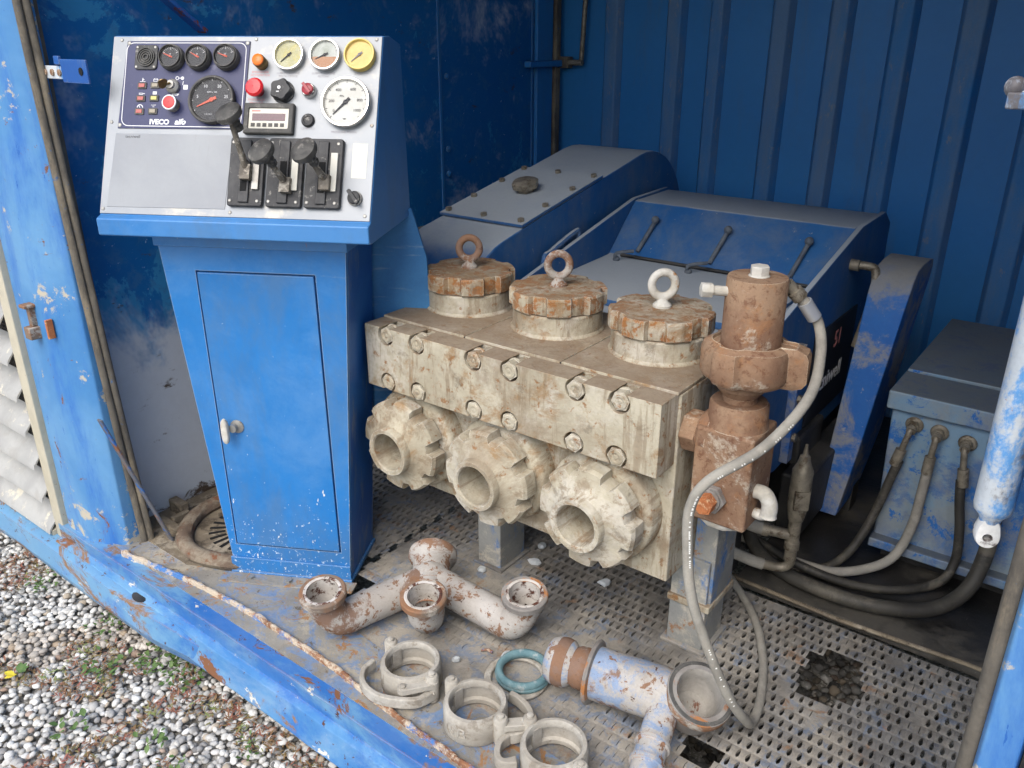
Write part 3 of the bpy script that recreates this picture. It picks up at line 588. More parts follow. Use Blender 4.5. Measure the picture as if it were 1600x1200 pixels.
# ------------------------------------------------------------------ louvred panel on the left
lv = thing('louvred_panel', 'cream louvred vent panel with grey slats beside the left post', 'vent panel', T(-2.9, .97, -.12))
fr = build(MB().prism([(-2.595, .948), (-2.532, .944), (-2.532, .99), (-2.595, .99)], -.115, 2.2), 'frame_stile', 'cream', lv, bev=.004, jit=.002)
mb = MB(); xs_ = np.linspace(-4.1, -2.596, 40)
rings = [[(x, .936 + .003 * mnoise.noise(Vector((x * 6, 0, 0))), -.115 + .003 * mnoise.noise(Vector((x * 8, 1, 0)))), (x, .934, -.04 + .012 * mnoise.noise(Vector((x * 3, 4, 0)))), (x, .975, -.03), (x, .975, -.115)] for x in xs_]
mb.loft(rings, cap0=True, cap1=True); build(mb, 'frame_rail', 'cream', lv, bev=.003)
for k in range(12):
    z0 = -.045 + k * .118
    sag = .004 * mnoise.noise(Vector((k * 3.1, 0, 0)))
    rings = []
    for x in np.linspace(-4.1, -2.597, 26):
        w = .0012 * mnoise.noise(Vector((x * 3, k, 0))) + sag * .4
        rings.append([(x, .926 + w, z0 - .006 + w), (x, .929 + w, z0 + .010 + w), (x, .950, z0 + .034 + w), (x, .984, z0 + .066), (x, .984, z0 + .061), (x, .948, z0 + .026 + w), (x, .931 + w, z0 + .002 + w)])
    build(MB().loft(rings, cap0=True, cap1=True), 'slat', 'slat', lv, ang=50)
mb = MB()
for i in range(62): x = -3.45 + i * .014; mb.box((x, .990 + .006 * math.sin(i * 1.7), -.1), (x + .0016, .9916 + .006 * math.sin(i * 1.7), 1.2))
for j in range(90): z = -.1 + j * .014; mb.box((-3.45, .9885, z), (-2.6, .9899, z + .0016))
build(mb, 'mesh_screen', 'wire', lv, flat=True)
build(MB().box((-4.1, 1.04, -.12), (-2.54, 1.06, 2.2)), 'backing', 'drygrime', lv)

# ------------------------------------------------------------------ control console
CM = T(-1.876, 1.131, 0) @ RZ(28.7)
con = thing('control_console', 'blue control console with a sloping silver gauge panel and three levers', 'console', CM)
L = lambda M_=I4: CM @ M_
def cbuild(mb, name, mat, parent=con, **k): return build(mb, name, mat, parent, M=k.pop('M', CM), **k)
zt = .985
def xl(z): return -.078 * z / .98
def xr(z): return .347 + .064 * z / .98
# pedestal: front with a door opening, sides and back
D0, D1, Z0, Z1 = .017, .323, .102, .902
mb = MB()
th = .016
def slab(p): # p: list of (x,z) polygon -> slab between y=0 and y=th
    n = len(p); mb.add([(x, 0, z) for x, z in p] + [(x, th, z) for x, z in p], [tuple(range(n)), tuple(range(n, 2 * n))[::-1]] + [(i, n + i, n + (i + 1) % n, (i + 1) % n) for i in range(n)])
slab([(xl(0), 0), (xr(0), 0), (xr(Z0), Z0), (D1 + .0042, Z0 - .0042), (D0 - .0042, Z0 - .0042), (xl(Z0), Z0)])
slab([(xl(Z0), Z0), (D0 - .0042, Z0 - .0042), (D0 - .0042, Z1 + .0042), (xl(Z1), Z1)])
slab([(D1 + .0042, Z0 - .0042), (xr(Z0), Z0), (xr(Z1), Z1), (D1 + .0042, Z1 + .0042)])
slab([(xl(Z1), Z1), (D0 - .0042, Z1 + .0042), (D1 + .0042, Z1 + .0042), (xr(Z1), Z1), (xr(zt), zt), (xl(zt), zt)])
bm_ = bmesh.new(); cbuild(mb, 'pedestal_front', 'cabinet', ang=30); bm_.free()
dp = .215
mb = MB().hexa([(xl(0), th, 0), (xr(0), th, 0), (xr(0), dp, 0), (xl(0), dp, 0)], [(xl(zt), th, zt), (xr(zt), th, zt), (xr(zt), dp, zt), (xl(zt), dp, zt)])
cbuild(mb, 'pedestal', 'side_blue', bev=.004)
door = cbuild(MB().box((D0, -.0025, Z0), (D1, .012, Z1)), 'door', 'cabinet', bev=.0022)
hd = cbuild(MB().tube([(.062, -.002, .478), (.062, -.022, .478)], .011, 14).lathe([(.019, 0), (.019, .003), (.012, .006)], 18, AX((.068, -.0025, .478), (0, -1, 0)), cap=True), 'lock', 'steel', door)
cbuild(MB().loft([[(.046 + .0105 * math.cos(a) * sc, -.024 - yy, .474 + .037 * math.copysign(abs(math.sin(a)) ** .55, math.sin(a)) * sc) for a in [2 * PI * i / 24 for i in range(24)]] for yy, sc in ((0, .9), (.004, 1.0), (.010, .97), (.013, .8))], cap0=True, cap1=True), 'handle', 'lime', door)
cbuild(MB().box((-.010, -.010, 0), (.355, .215, .012)).box((xl(.05) - .004, -.006, .012), (xr(.05) + .002, 0, .056)), 'plinth', 'cabinet', bev=.002)
cbuild(MB().box((-.03, -.055, .001), (.37, -.008, .007)), 'floor_flange', 'plate', bev=.002)
for xx in (.06, .175, .31): cbuild(MB().hexn(.009, .007, .013, T(xx, -.032, 0)).lathe([(.012, .006), (.012, .008)], 14, T(xx, -.032, 0)), 'anchor_bolt', 'steel')
cbuild(MB().box((-.083, -.012, .968), (.418, .2, 1.008)), 'neck', 'cabinet', bev=.003)
# light blue plate behind the pedestal
cbuild(MB().hexa([(.37, .235, .25), (.375, .245, .25), (.375, .245, .25), (.37, .24, .25)], [(.38, .235, 1.03), (.52, .235, 1.03), (.52, .245, 1.03), (.38, .245, 1.03)]) if False else
       MB().prism([(.362, .30), (.45, .30), (.555, .70), (.548, .90), (.512, 1.03), (.39, 1.03)], -.010, 0, Matrix(((1, 0, 0, 0), (0, 0, -1, .238), (0, 1, 0, 0), (0, 0, 0, 1)))), 'back_plate', 'backplate', bev=.002)
# head
side = [(-.086, 1.008), (-.102, 1.012), (-.102, 1.052), (-.083, 1.058), (.099, 1.4485), (.15, 1.4485), (.235, 1.43), (.255, 1.028), (.24, 1.008)]
YZ = Matrix(((0, 0, 1, 0), (1, 0, 0, 0), (0, 1, 0, 0), (0, 0, 0, 1)))      # prism (y,z) outline extruded along x
cbuild(MB().prism(side, -.162, .505, YZ), 'head', 'head' if 'head' in MT else 'cabinet', bev=.004)
t25 = R(25)
PM = CM @ Matrix(((1, 0, 0, -.16), (0, math.sin(t25), -math.cos(t25), -.083), (0, math.cos(t25), math.sin(t25), 1.058), (0, 0, 0, 1)))
def P(s, t, n=0.0): return PM @ T(s, t, n)
def pb(mb, name, mat, parent=con, M=None, **k): return build(mb, name, mat, parent, M=M or PM, **k)
face = pb(MB().box((.0, .002, .0), (.663, .428, .003)), 'face_plate', 'alu', bev=.001)
def screw(s, t, n=.003, r=.0042, par=face):
    o_ = pb(MB().lathe([(r, 0), (r, .0008), (r * .7, .0018), (r * .2, .0018)], 14), 'screw', 'steel', par, M=P(s, t, n)); return o_
for s_, t_ in [(.022, .419), (.36, .421), (.650, .421), (.012, .221), (.653, .222), (.008, .013), (.327, .013), (.651, .014)]: screw(s_, t_)
# blue instrument panel
navy = pb(MB().prism([(.030, .206), (.343, .208), (.347, .416), (.038, .416)], .003, .0055), 'instrument_panel', 'navy', bev=.0006)
def rrect(x0, y0, x1, y1, r, n=6):
    out = []
    for cx, cy, a in ((x1 - r, y1 - r, 0), (x0 + r, y1 - r, 90), (x0 + r, y0 + r, 180), (x1 - r, y0 + r, 270)):
        out += [(cx + r * math.cos(R(a + 90 * i / n)), cy + r * math.sin(R(a + 90 * i / n))) for i in range(n + 1)]
    return out
oo = rrect(.038, .211, .3395, .412, .018); ii = rrect(.0397, .2127, .3378, .4103, .0165)
pb(MB().loft([[(x, y, .0055) for x, y in oo], [(x, y, .0062) for x, y in oo], [(x, y, .0062) for x, y in ii], [(x, y, .0055) for x, y in ii]]), 'border_line', 'white', navy)
for s_, t_ in [(.043, .410), (.3405, .411), (.035, .213)]: screw(s_, t_, .0055, .005, navy)
pb(MB().prism(rrect(.062, .346, .119, .405, .008), .0055, .009), 'horn', 'black', navy, bev=.001)
mb = MB()
for r_ in (.0225, .0175, .0125, .0075): mb.loft([circ(r_, 28, .009), circ(r_, 28, .0125), circ(r_ - .0022, 28, .0125), circ(r_ - .0022, 28, .009)])
pb(mb, 'horn_grille', 'darkframe', navy, M=P(.0905, .3755))
for s_, t_ in [(.068, .399), (.113, .399), (.068, .352), (.113, .352)]: screw(s_, t_, .009, .0035, navy)
def gauge(s_, t_, r, h, bez, dial, needle=None, nm='red', parent=con, ticks=None, name='gauge', glass=True, tilt=None, mark='white', z=.003):
    M_ = P(s_, t_, z)
    g_ = build(MB().lathe([(r * .97, 0), (r * .97, h * .75), (r, h * .8), (r, h), (r * .97, h + .0022), (r * .90, h + .0022), (r * .87, h), (r * .86, h - .005), (r * .5, h - .0055)], 40, cap=False), name, bez, parent, M=M_, ang=50)
    dz = h - .005
    if g_.parent is con or True:
        build(MB().lathe([(r * .865, dz), (.0001, dz + .0001)], 40, cap=False), 'dial', dial, g_, M=M_)
        if ticks:
            a0, a1, nt_, rr, ln = ticks; mb = MB()
            for i in range(nt_):
                a = R(a0 + (a1 - a0) * i / (nt_ - 1)); w = .0007 if i % 5 else .0011; l_ = ln if i % 5 == 0 else ln * .6
                mb.box((rr * r - l_, -w / 2 * (r / .03) ** .5, 0), (rr * r, w / 2 * (r / .03) ** .5, .0003), RZ(math.degrees(a)) @ T(0, 0, dz + .0002))
            build(mb, 'scale_marks', mark, g_, M=M_)
        if needle is not None:
            ln, w, back = r * .68, r * .05, r * .22
            build(MB().prism([(-back, -w * 1.3), (ln, -w * .35), (ln, w * .35), (-back, w * 1.3)], dz + .0012, dz + .0022, RZ(needle)).lathe([(r * .09, dz + .0008), (r * .09, dz + .003), (r * .03, dz + .0035)], 14), 'needle', nm, g_, M=M_)
        if glass: build(MB().lathe([(r * .88, h + .0002), (.0001, h + .0006)], 32, cap=False), 'glass', 'glass', g_, M=M_)
    return g_
gs = []
for k, (s_, t_) in enumerate([(.158, .373), (.225, .3735), (.2945, .3745)]):
    q = pb(MB().lathe([(.0305, 0), (.0305, .012), (.029, .016), (.0265, .016)], 36, cap=False), 'gauge_cup', 'darkframe', navy, M=P(s_, t_, .0055))
    gg = gauge(s_, t_, .0275, .019, 'blackgrey', 'dial_black', [158, 152, 160][k], 'needle_red', parent=con, ticks=(150, 30, 11, .80, .006), name='gauge', z=.0055)
    text(['T', 'P', 'V'][k], .007, 'white', gg, P(s_, t_ + .004, .0055 + .0145), name='dial_mark')
tg = gauge(.268, .272, .0565, .016, 'blackgrey', 'dial_black', 206, 'needle_red', parent=con, ticks=(212, -28, 41, .93, .007), z=.0055, name='tachometer')
for tx, a in (('5', 168), ('10', 118), ('20', 62), ('25', 12)): text(tx, .010, 'white', tg, P(.268 + .036 * math.cos(R(a)), .272 + .036 * math.sin(R(a)), .0055 + .0115), name='dial_number')
text('RPM x 100', .0055, 'white', tg, P(.268, .290, .0055 + .0115), name='dial_caption')
text('1 2 3 4 5', .005, 'white', tg, P(.262, .238, .0055 + .0115), name='dial_caption')
# key switch, stop button, warning lamps
ks = pb(MB().lathe([(.0165, 0), (.0165, .007), (.014, .010), (.010, .012), (.0095, .018), (.003, .018)], 28), 'key_switch', 'steel', navy, M=P(.164, .306, .0055))
build(MB().prism(rrect(-.004, -.001, .004, .016, .002), -.0008, .0008, RX(90)).lathe([(.011, -.001), (.011, .001), (.006, .001)], 18, T(-.009, .004, .022) @ RX(90)).lathe([(.010, -.001), (.010, .001), (.005, .001)], 18, T(-.013, .001, .018) @ RX(70) @ RY(30)), 'key', 'brass', ks, M=P(.164, .306, .014) @ RZ(25))
st = pb(MB().lathe([(.016, 0), (.016, .012), (.0175, .013), (.0175, .018), (.0155, .020)], 28), 'stop_button', 'ringgrey', navy, M=P(.168, .262, .0055))
pb(MB().lathe([(.0175, .018), (.0175, .0215), (.0145, .0215), (.0145, .0205)], 28, cap=False), 'button_collar', 'white', st, M=P(.168, .262, .0055))
pb(MB().lathe([(.0145, .020), (.0145, .0225), (.012, .0235), (.001, .0237)], 28, cap=False), 'button_cap', 'reddull', st, M=P(.168, .262, .0055))
text('STOP', .0075, 'white', navy, P(.170, .287, .0057), bold=.0003)
for k, (s_, t_, mt) in enumerate([(.085, .308, 'lens_red'), (.118, .309, 'lens_gry'), (.084, .277, 'lens_red'), (.118, .278, 'lens_yel'), (.083, .246, 'lens_red'), (.117, .247, 'lens_gry')]):
    w = pb(MB().prism(rrect(-.0115, -.0075, .0115, .0075, .002), 0, .0025), 'warning_lamp', 'darkframe', navy, M=P(s_, t_, .0055), bev=.0006)
    pb(MB().box((-.0075, -.0045, .0025), (.0075, .0045, .0042)), 'lamp_lens', mt, w, M=P(s_, t_, .0055), bev=.0008)
    mb = MB()
    if k == 0: mb.box((-.001, 0, 0), (.001, .009, .0004)).box((-.007, 0, 0), (-.002, .0012, .0004)).box((.002, 0, 0), (.007, .0012, .0004)).box((.001, .005, 0), (.004, .0062, .0004))
    elif k == 1: mb.box((-.006, 0, 0), (.006, .0012, .0004)).box((-.006, 0, 0), (-.0048, .006, .0004)).box((.0048, 0, 0), (.006, .006, .0004)).box((-.006, .0048, 0), (.006, .006, .0004)).box((-.004, .006, 0), (-.002, .0075, .0004)).box((.002, .006, 0), (.004, .0075, .0004))
    elif k == 2: mb.box((-.006, 0, 0), (.004, .0012, .0004)).box((-.006, 0, 0), (-.0048, .004, .0004)).box((-.006, .0032, 0), (.003, .0044, .0004)).box((.003, .002, 0), (.009, .0034, .0004))
    elif k == 3: mb.prism([(-.005, 0), (.005, 0), (.005, .007), (-.005, .007)], 0, .0004)
    elif k == 4: mb.loft([[(.008 * math.cos(a), .008 * math.sin(a), zz) for a in np.linspace(0, PI, 9)] + [(.0062 * math.cos(a), .0062 * math.sin(a), zz) for a in np.linspace(PI, 0, 9)] for zz in (0, .0004)], cap0=True, cap1=True).box((-.0008, 0, 0), (.0008, .006, .0004), RZ(30))
    if k < 5: pb(mb, 'pictogram', 'white', navy, M=P(s_, t_ + .0095, .0056))
    else: text('ALARM\nOIL', .0038, 'white', navy, P(s_, t_ + .013, .0056), name='pictogram')
mb = MB().lathe([(.0045, 0), (.0045, .0004), (.003, .0004), (.003, 0)], 16, T(0, 0, 0), cap=False).box((.004, -.0007, 0), (.010, .0007, .0004)).lathe([(.004, 0), (.004, .0004)], 14, T(.013, 0, 0)).box((.016, -.014, 0), (.0175, -.005, .0004), RZ(-8)).prism(rrect(.017, -.027, .028, -.016, .001), 0, .0004)
pb(mb, 'pictogram', 'white', navy, M=P(.172, .327, .0056))
text('IVECO', .0165, 'white', navy, P(.135, .2215, .0057), bold=.0007, sx=1.05)
text('aifo', .0185, 'white', navy, P(.187, .2225, .0057), bold=.0007, shear=.28, sx=1.0)
# right half
def button(name, s_, t_, prof, mat, capm=None, capprof=None, seg=28, parent=con):
    b1 = pb(MB().lathe(prof, seg), name, mat, parent, M=P(s_, t_, .003))
    if capprof: pb(MB().lathe(capprof, seg, cap=False), 'button_cap', capm, b1, M=P(s_, t_, .003))
    return b1
button('amber_lamp', .379, .363, [(.015, 0), (.015, .020), (.0135, .022)], 'brass', 'orange', [(.0135, .021), (.0135, .026), (.011, .028), (.001, .0285)])
button('emergency_button', .377, .298, [(.012, 0), (.012, .020), (.017, .020)], 'darkred', 'red', [(.017, .020), (.021, .023), (.0215, .028), (.017, .033), (.001, .0345)])
rk = pb(MB().lathe([(.027, 0), (.027, .004), (.023, .005)], 32), 'rotary_switch', 'black', con, M=P(.436, .297, .003))
pb(MB().loft([[(rr * (1 + .09 * math.cos(5 * a)) * math.cos(a), rr * (1 + .09 * math.cos(5 * a)) * math.sin(a), zz) for a in [2 * PI * i / 60 for i in range(60)]] for rr, zz in ((.024, .004), (.024, .019), (.0215, .022))], cap0=True, cap1=True), 'switch_knob', 'black', rk, M=P(.436, .297, .003))
pb(MB().lathe([(.004, .022), (.004, .0226)], 12).box((-.006, -.0105, .022), (.0005, -.0085, .0224)), 'switch_mark', 'white', rk, M=P(.434, .300, .003))
rs = button('selector_switch', .500, .299, [(.017, 0), (.017, .006), (.0155, .012), (.014, .014)], 'chrome')
pb(MB().lathe([(.0135, .013), (.0135, .018), (.012, .019)], 26).box((-.0035, -.0145, .019), (.0035, .0145, .026), RZ(40)), 'switch_knob', 'darkred', rs, M=P(.500, .299, .003), bev=.0008)
g1 = gauge(.446, .381, .0365, .013, 'chrome', 'dial_cream', 222, 'ink', ticks=(225, -45, 21, .9, .006), mark='greyink')
g2 = gauge(.533, .381, .0365, .014, 'chrome', 'dial_mixed', 205, 'ink', ticks=(225, -45, 21, .9, .006), mark='greyink')
pb(MB().prism([(.030 * math.cos(a), .030 * math.sin(a)) for a in np.linspace(PI + .15, 2 * PI - .15, 18)], .0095, .0102), 'oil_residue', 'oilstain', g2, M=P(.533, .381, .003))
g3 = gauge(.616, .381, .0365, .016, 'dial_yellow', 'dial_yellow', 222, 'greyink')
gb = gauge(.591, .271, .0585, .016, 'chrome', 'dial_white', 226, 'ink', ticks=(226, -46, 51, .90, .008), mark='ink', name='pressure_gauge')
for tx, a in (('0', 217), ('200', 176), ('400', 124), ('600', 62), ('800', 8), ('1000', -34)): text(tx, .0092, 'ink', gb, P(.591 + .0335 * math.cos(R(a)), .271 + .0335 * math.sin(R(a)), .003 + .0115), name='dial_number')
text('bar', .006, 'ink', gb, P(.591, .233, .0145), name='dial_caption'); text('KPa', .006, 'ink', gb, P(.581, .285, .0145), name='dial_caption')
dsp = pb(MB().loft([[(x, y, z) for x, y in rrect(.349 + i_, .196 + i_, .469 - i_, .267 - i_, .003, 3)] for i_, z in ((0, .003), (0, .014), (.002, .016), (.011, .016), (.012, .012))], cap0=True, cap1=True), 'display_unit', 'darkframe', con)
pb(MB().box((.361, .208, .012), (.457, .255, .0128)), 'display_face', 'sticker', dsp)
pb(MB().box((.369, .226, .0128), (.449, .243, .0134)), 'display_window', 'display', dsp)
for k in range(6): pb(MB().box((.367 + k * .0142, .212, .0128), (.3765 + k * .0142, .2205, .0142)), 'display_key', 'darkframe', dsp, bev=.0006)
pb(MB().box((.3675, .2475, .0128), (.388, .2505, .0131)), 'display_print', 'redink', dsp)
button('blanking_plug', .501, .231, [(.0155, 0), (.0155, .004), (.013, .007), (.009, .0075), (.008, .0055), (.001, .0055)], 'black')
for tx, s_, t_, m_ in [('EMERGENZA\nAUTOMATICA', .376, .340, 'redink'), ('LUBRIFICAZIONE\nTESTA CROCE', .444, .338, 'greyink'), ('LUBRIFICAZIONE\nPISTONI', .529, .338, 'greyink'), ('ARIA', .612, .341, 'greyink'),
                       ('EMERGENZA\nMANUALE', .371, .275, 'redink'), ('LUCI', .436, .2685, 'greyink'), ('CEMENTO', .501, .2125, 'greyink'), ('PRESSIONE POMPA', .588, .2055, 'greyink')]:
    text(tx, .0072, m_, face, P(s_, t_, .0031), name='caption', extrude=.0001)
bl = pb(MB().prism([(.018, .018), (.314, .020), (.3215, .194), (.026, .194)], .003, .0042), 'blank_plate', 'alu_plate', con, bev=.0005)
text('tecniwell', .0105, 'ink', bl, P(.070, .1865, .0043), name='caption', extrude=.0001)
pb(MB().box((.612, .100, .003), (.647, .180, .0033)), 'sticker', 'sticker', con)
kn = button('selector_knob', .626, .053, [(.017, 0), (.017, .006), (.014, .008)], 'steel')
pb(MB().lathe([(.0145, .007), (.0145, .014), (.013, .015)], 24).prism(rrect(-.0195, -.0045, .0195, .0045, .003), .015, .023, RZ(-52)), 'switch_knob', 'black', kn, M=P(.626, .053, .003), bev=.001)
# three throttle levers
for k, (s0, kn_, kb) in enumerate([(.323, (.362, .207, .112), (.371, .108, .026)), (.4165, (.444, .124, .112), (.468, .080, .026)), (.5085, (.541, .128, .112), (.561, .088, .026))]):
    q = pb(MB().prism(rrect(s0, .026, s0 + .085, .186, .006, 3), .003, .016), 'lever_quadrant', 'black', con, bev=.0025)
    pb(MB().box((s0 + .028, .034, .016), (s0 + .053, .178, .021)), 'slot_rail', 'black', q, bev=.002)
    pb(MB().box((s0 + .033, .06, .0205), (s0 + .048, .13, .0225)), 'slot_shade', 'dark', q)  # black bar painted as the shade in the lever slot
    pb(MB().box((s0 + .060, .064, .016), (s0 + .076, .152, .022)), 'scale_strip', 'sticker' if k else 'steel', q, bev=.001)
    for a_, c_ in ((.008, .038), (.074, .038), (.008, .174), (.074, .174)): screw(s0 + a_, c_, .016, .004, q)
    A, B_ = Vector(kb), Vector(kn_)
    d_ = (B_ - A).normalized()
    lvp = pb(MB().tube([A - d_ * .012, A + d_ * .01, A + (B_ - A) * .45, B_ - d_ * .02], [.0085, .0085, .0068, .0062], 10).box((-.012, -.018, 0), (.012, .016, .018), T(A.x, A.y - .006, .018)), 'lever', 'lever', con)
    pb(MB().lathe([(.010, -.046), (.012, -.040), (.010, -.034), (.013, -.028), (.011, -.022), (.016, -.014), (.0285, -.010), (.0315, -.003), (.0300, .005), (.022, .010), (.001, .012)], 28, AX(B_, (d_ * .6 + Vector((-.25, .25, .75))).normalized())), 'lever_knob', 'blackgrey', lvp)

# ------------------------------------------------------------------ the pump
pump = thing('plunger_pump', 'three-cylinder plunger pump with a cement-caked block on blue legs', 'pump', T(-1.13, 2.2, 0))
X0, X1 = -1.570, -.700
CX = (-1.441, -1.147, -.853)
build(MB().box((X0, 1.502, .27), (X1 + .008, 1.86, .748)), 'fluid_block', 'cement', pump, bev=.004)
# flange with open counterbores along its upper and lower edges
BX = (-1.495, -1.386, -1.201, -1.091, -.908, -.797)
zb, ztp = .580, .752
ZB, ZT = .601, .7315
poly = [(X0, zb)]
rc, half = .0265, 62
aa = math.degrees(math.asin((ZB - zb) / rc))
for bx in BX: poly += [(bx + rc * math.cos(R(a)), ZB + rc * math.sin(R(a))) for a in np.linspace(180 + aa, -aa, 33)]
poly += [(X1 + .003, zb), (X1 + .003, ztp)]
aa = math.degrees(math.asin((ztp - ZT) / rc))
for bx in BX[::-1]: poly += [(bx + rc * math.cos(R(a)), ZT + rc * math.sin(R(a))) for a in np.linspace(aa, -180 - aa, 33)]
poly += [(X0, ztp)]
XZ = Matrix(((1, 0, 0, 0), (0, 0, -1, 0), (0, 1, 0, 0), (0, 0, 0, 1)))     # prism (x,z) outline; local z -> -y
build(MB().prism(poly, -1.485, -1.420, XZ), 'flange', 'cement', pump, bev=.0028)
build(MB().box((X0 + .001, 1.4852, zb + .001), (X1 + .002, 1.512, ztp - .001)), 'flange_back', 'cement', pump)
build(MB().box((-1.2865, 1.49, .7485), (-1.2835, 1.87, .7540)).box((-.9965, 1.49, .7485), (-.9935, 1.87, .7540)), 'block_seam', 'drygrime', pump)
for i in range(3):
    build(MB().box(((X0, -1.2835, -.9935)[i], 1.49, .748), ((-1.2865, -.9965, X1 + .006)[i], 1.87, .757)), 'top_plate', 'cement', pump, bev=.0025)
mb = MB().lathe([(.025, 0), (.025, .004), (.023, .006)], 20).hexn(.0232, .004, .028, rot=.2).lathe([(.0185, .028), (.017, .0305), (.011, .031), (.009, .0295), (.005, .0295), (.004, .031), (.0005, .0312)], 20, cap=False)
proto = None
for bx in BX:
    for zz in (ZT, ZB):
        M_ = AX((bx, 1.484, zz), (0, -1, 0)) @ RZ(random.uniform(0, 60)) @ T(0, 0, random.uniform(.034, .040) if zz < .7 else random.uniform(.030, .036))
        if proto is None: proto = build(mb, 'flange_bolt', 'bolt', pump, M=M_, bev=.0015)
        else: dup(proto, pump, M_)
        
for bx in BX:   # shanks behind the heads
    for zz in (ZT, ZB): build(MB().lathe([(.017, 0), (.017, .045)], 14), 'bolt_seat', 'bolt', pump, M=AX((bx, 1.486, zz), (0, -1, 0)))
def gear(r_l, r_n, z, lugs, notch, N=120, rot=0.0, tap=0.0):
    out = []
    for i in range(N):
        a = 2 * PI * i / N; ph = (math.degrees(a) - rot) % (360 / lugs)
        out.append(((r_n if ph < notch else r_l) * math.cos(a), (r_n if ph < notch else r_l) * math.sin(a), z))
    return out
def ring(r, z, N=120): return circ(r, N, z)
# discharge valve covers with lifting eyes
for k, cx in enumerate(CX):
    rot = (8, 20, 0)[k]
    M_ = T(cx, 1.70, .757) @ RZ((12, -8, 25)[k])
    vc = build(MB().lathe([(.123, 0), (.120, .004), (.116, .008), (.116, .052), (.112, .056)], 64), 'valve_cover', 'cement', pump, M=M_, bev=.001)
    build(MB().loft([ring(.095, .058), gear(.121, .109, .058, 7, 20, rot=rot), gear(.125, .111, .062, 7, 20, rot=rot), gear(.125, .111, .099, 7, 20, rot=rot), gear(.121, .108, .1045, 7, 20, rot=rot), ring(.094, .106), ring(.03, .1065)], cap0=True, cap1=True), 'cover_nut', ('cement_rusty', 'cement_rusty', 'cement_rusty')[k], vc, M=M_, ang=30)
    Rr = .0275
    eye = MB().tube([(Rr * math.cos(a), 0, .160 + Rr * math.sin(a) * 1.05) for a in np.linspace(0, 2 * PI, 33)[:-1]], .0095, 12, closed=True, flat=1.1).lathe([(.022, .1062), (.022, .112), (.014, .120), (.012, .128)], 20)
    build(eye, 'lifting_eye', ('eye_rust', 'eye_rust', 'lime')[k], vc, M=T(cx, 1.70, .757) @ RZ((40, 38, 40)[k]))
# plunger covers at the front
for k, cx in enumerate(CX):
    M_ = AX((cx, 1.502, .438), (0, -1, 0)); rot = (5, 22, 12)[k]
    fc = build(MB().lathe([(.139, 0), (.139, .042), (.134, .050), (.124, .054), (.120, .0605), (.058, .0610)], 64, cap=False), 'plunger_cover', 'cement', pump, M=M_, bev=.001)
    build(MB().loft([ring(.09, .062), gear(.123, .107, .064, 8, 15, rot=rot), gear(.128, .109, .069, 8, 15, rot=rot), gear(.128, .109, .104, 8, 15, rot=rot), gear(.122, .105, .113, 8, 15, rot=rot), ring(.098, .116), ring(.084, .120), ring(.073, .127), ring(.0675, .134), ring(.0665, .150), ring(.064, .154), ring(.054, .154), ring(.0505, .150), ring(.049, .10), ring(.049, .015), ring(.0001, .014)]), 'cover_nut', 'cement_nut', fc, M=M_, ang=33)
# legs
for x0, x1, y0 in ((-1.345, -1.262, 1.60), (-.738, -.640, 1.63)):
    lg = build(MB().box((x0, y0, .0), (x1, y0 + .12, .27)), 'leg', 'legs', pump, bev=.004)
    build(MB().box((x0 - .012, y0 - .012, .0), (x1 + .012, y0 + .132, .010)), 'foot_plate', 'grating', lg, bev=.003)
build(MB().box((-.690, 1.640, .14), (-.632, 1.765, .60)), 'leg_post', 'legs', pump, bev=.004)
build(MB().box((-.7425, 1.622, .130), (-.628, 1.775, .15)), 'leg_sleeve', 'cement', pump, bev=.004)
# power end
HX0, HX1 = -1.49, -.705
prof = [(1.86, .36), (1.86, .705), (2.0, .715), (2.52, .735), (2.69, .898), (2.94, .903), (3.02, .86), (3.02, .30), (2.2, .30)]
build(MB().prism(prof, HX0, HX1, YZ), 'power_end', 'dusty', pump, bev=.006)
prof = [(1.93, .36), (1.93, .700), (1.99, .740), (2.70, .904), (2.95, .910), (3.03, .862), (3.03, .28), (2.15, .28)]
for x0, x1 in ((-1.508, -1.490), (-.705, -.687)): build(MB().prism(prof, x0, x1, YZ), 'side_plate', 'dusty', pump, bev=.003)
build(MB().box((-1.44, 2.03, .7165), (-.76, 2.49, .738)), 'inspection_cover', 'dusty', pump, bev=.003)
for k, xx in enumerate((-1.36, -1.09, -.82)):
    a = Vector((xx, 2.62, .845)); b_ = Vector((xx - .02, 2.53, .755))
    lr = build(MB().tube([a + Vector((0, -.004, .008)), b_], .0075, 8).ball(tuple(a + Vector((0, -.008, .01))), .014), 'latch_rod', 'latchm', pump)
    build(MB().tube(smoothpath([(xx - .05, 2.44, .735), (xx - .045, 2.43, .765), (xx, 2.47, .772)]), .006, 8).ball((xx - .05, 2.44, .742), .012), 'latch_hook', 'latchm', lr)
build(MB().tube([(-1.43, 2.505, .742), (-.76, 2.505, .742)], .006, 6), 'cover_gasket', 'drygrime', pump)
build(MB().box((-.687, 2.185, .30), (-.662, 2.225, .66)), 'side_flange', 'guard', pump, bev=.003)
for zz in (.62, .50, .38): build(MB().hexn(.013, 0, .010), 'flange_bolt', 'fitting', pump, M=AX((-.662, 2.205, zz), (1, 0, 0)))
sg = build(MB().box((-.687, 2.36, .34), (-.680, 2.76, .64)), 'name_plate', 'signblack', pump, bev=.003)
MS = Matrix(((0, 0, 1, -.6795), (1, 0, 0, 2.53), (0, 1, 0, .455), (0, 0, 0, 1)))
text('tecniwell', .075, 'white', sg, MS, bold=.001); text('51', .075, 'redink', sg, Matrix(((0, 0, 1, -.6795), (1, 0, 0, 2.58), (0, 1, 0, .575), (0, 0, 0, 1))), bold=.001)
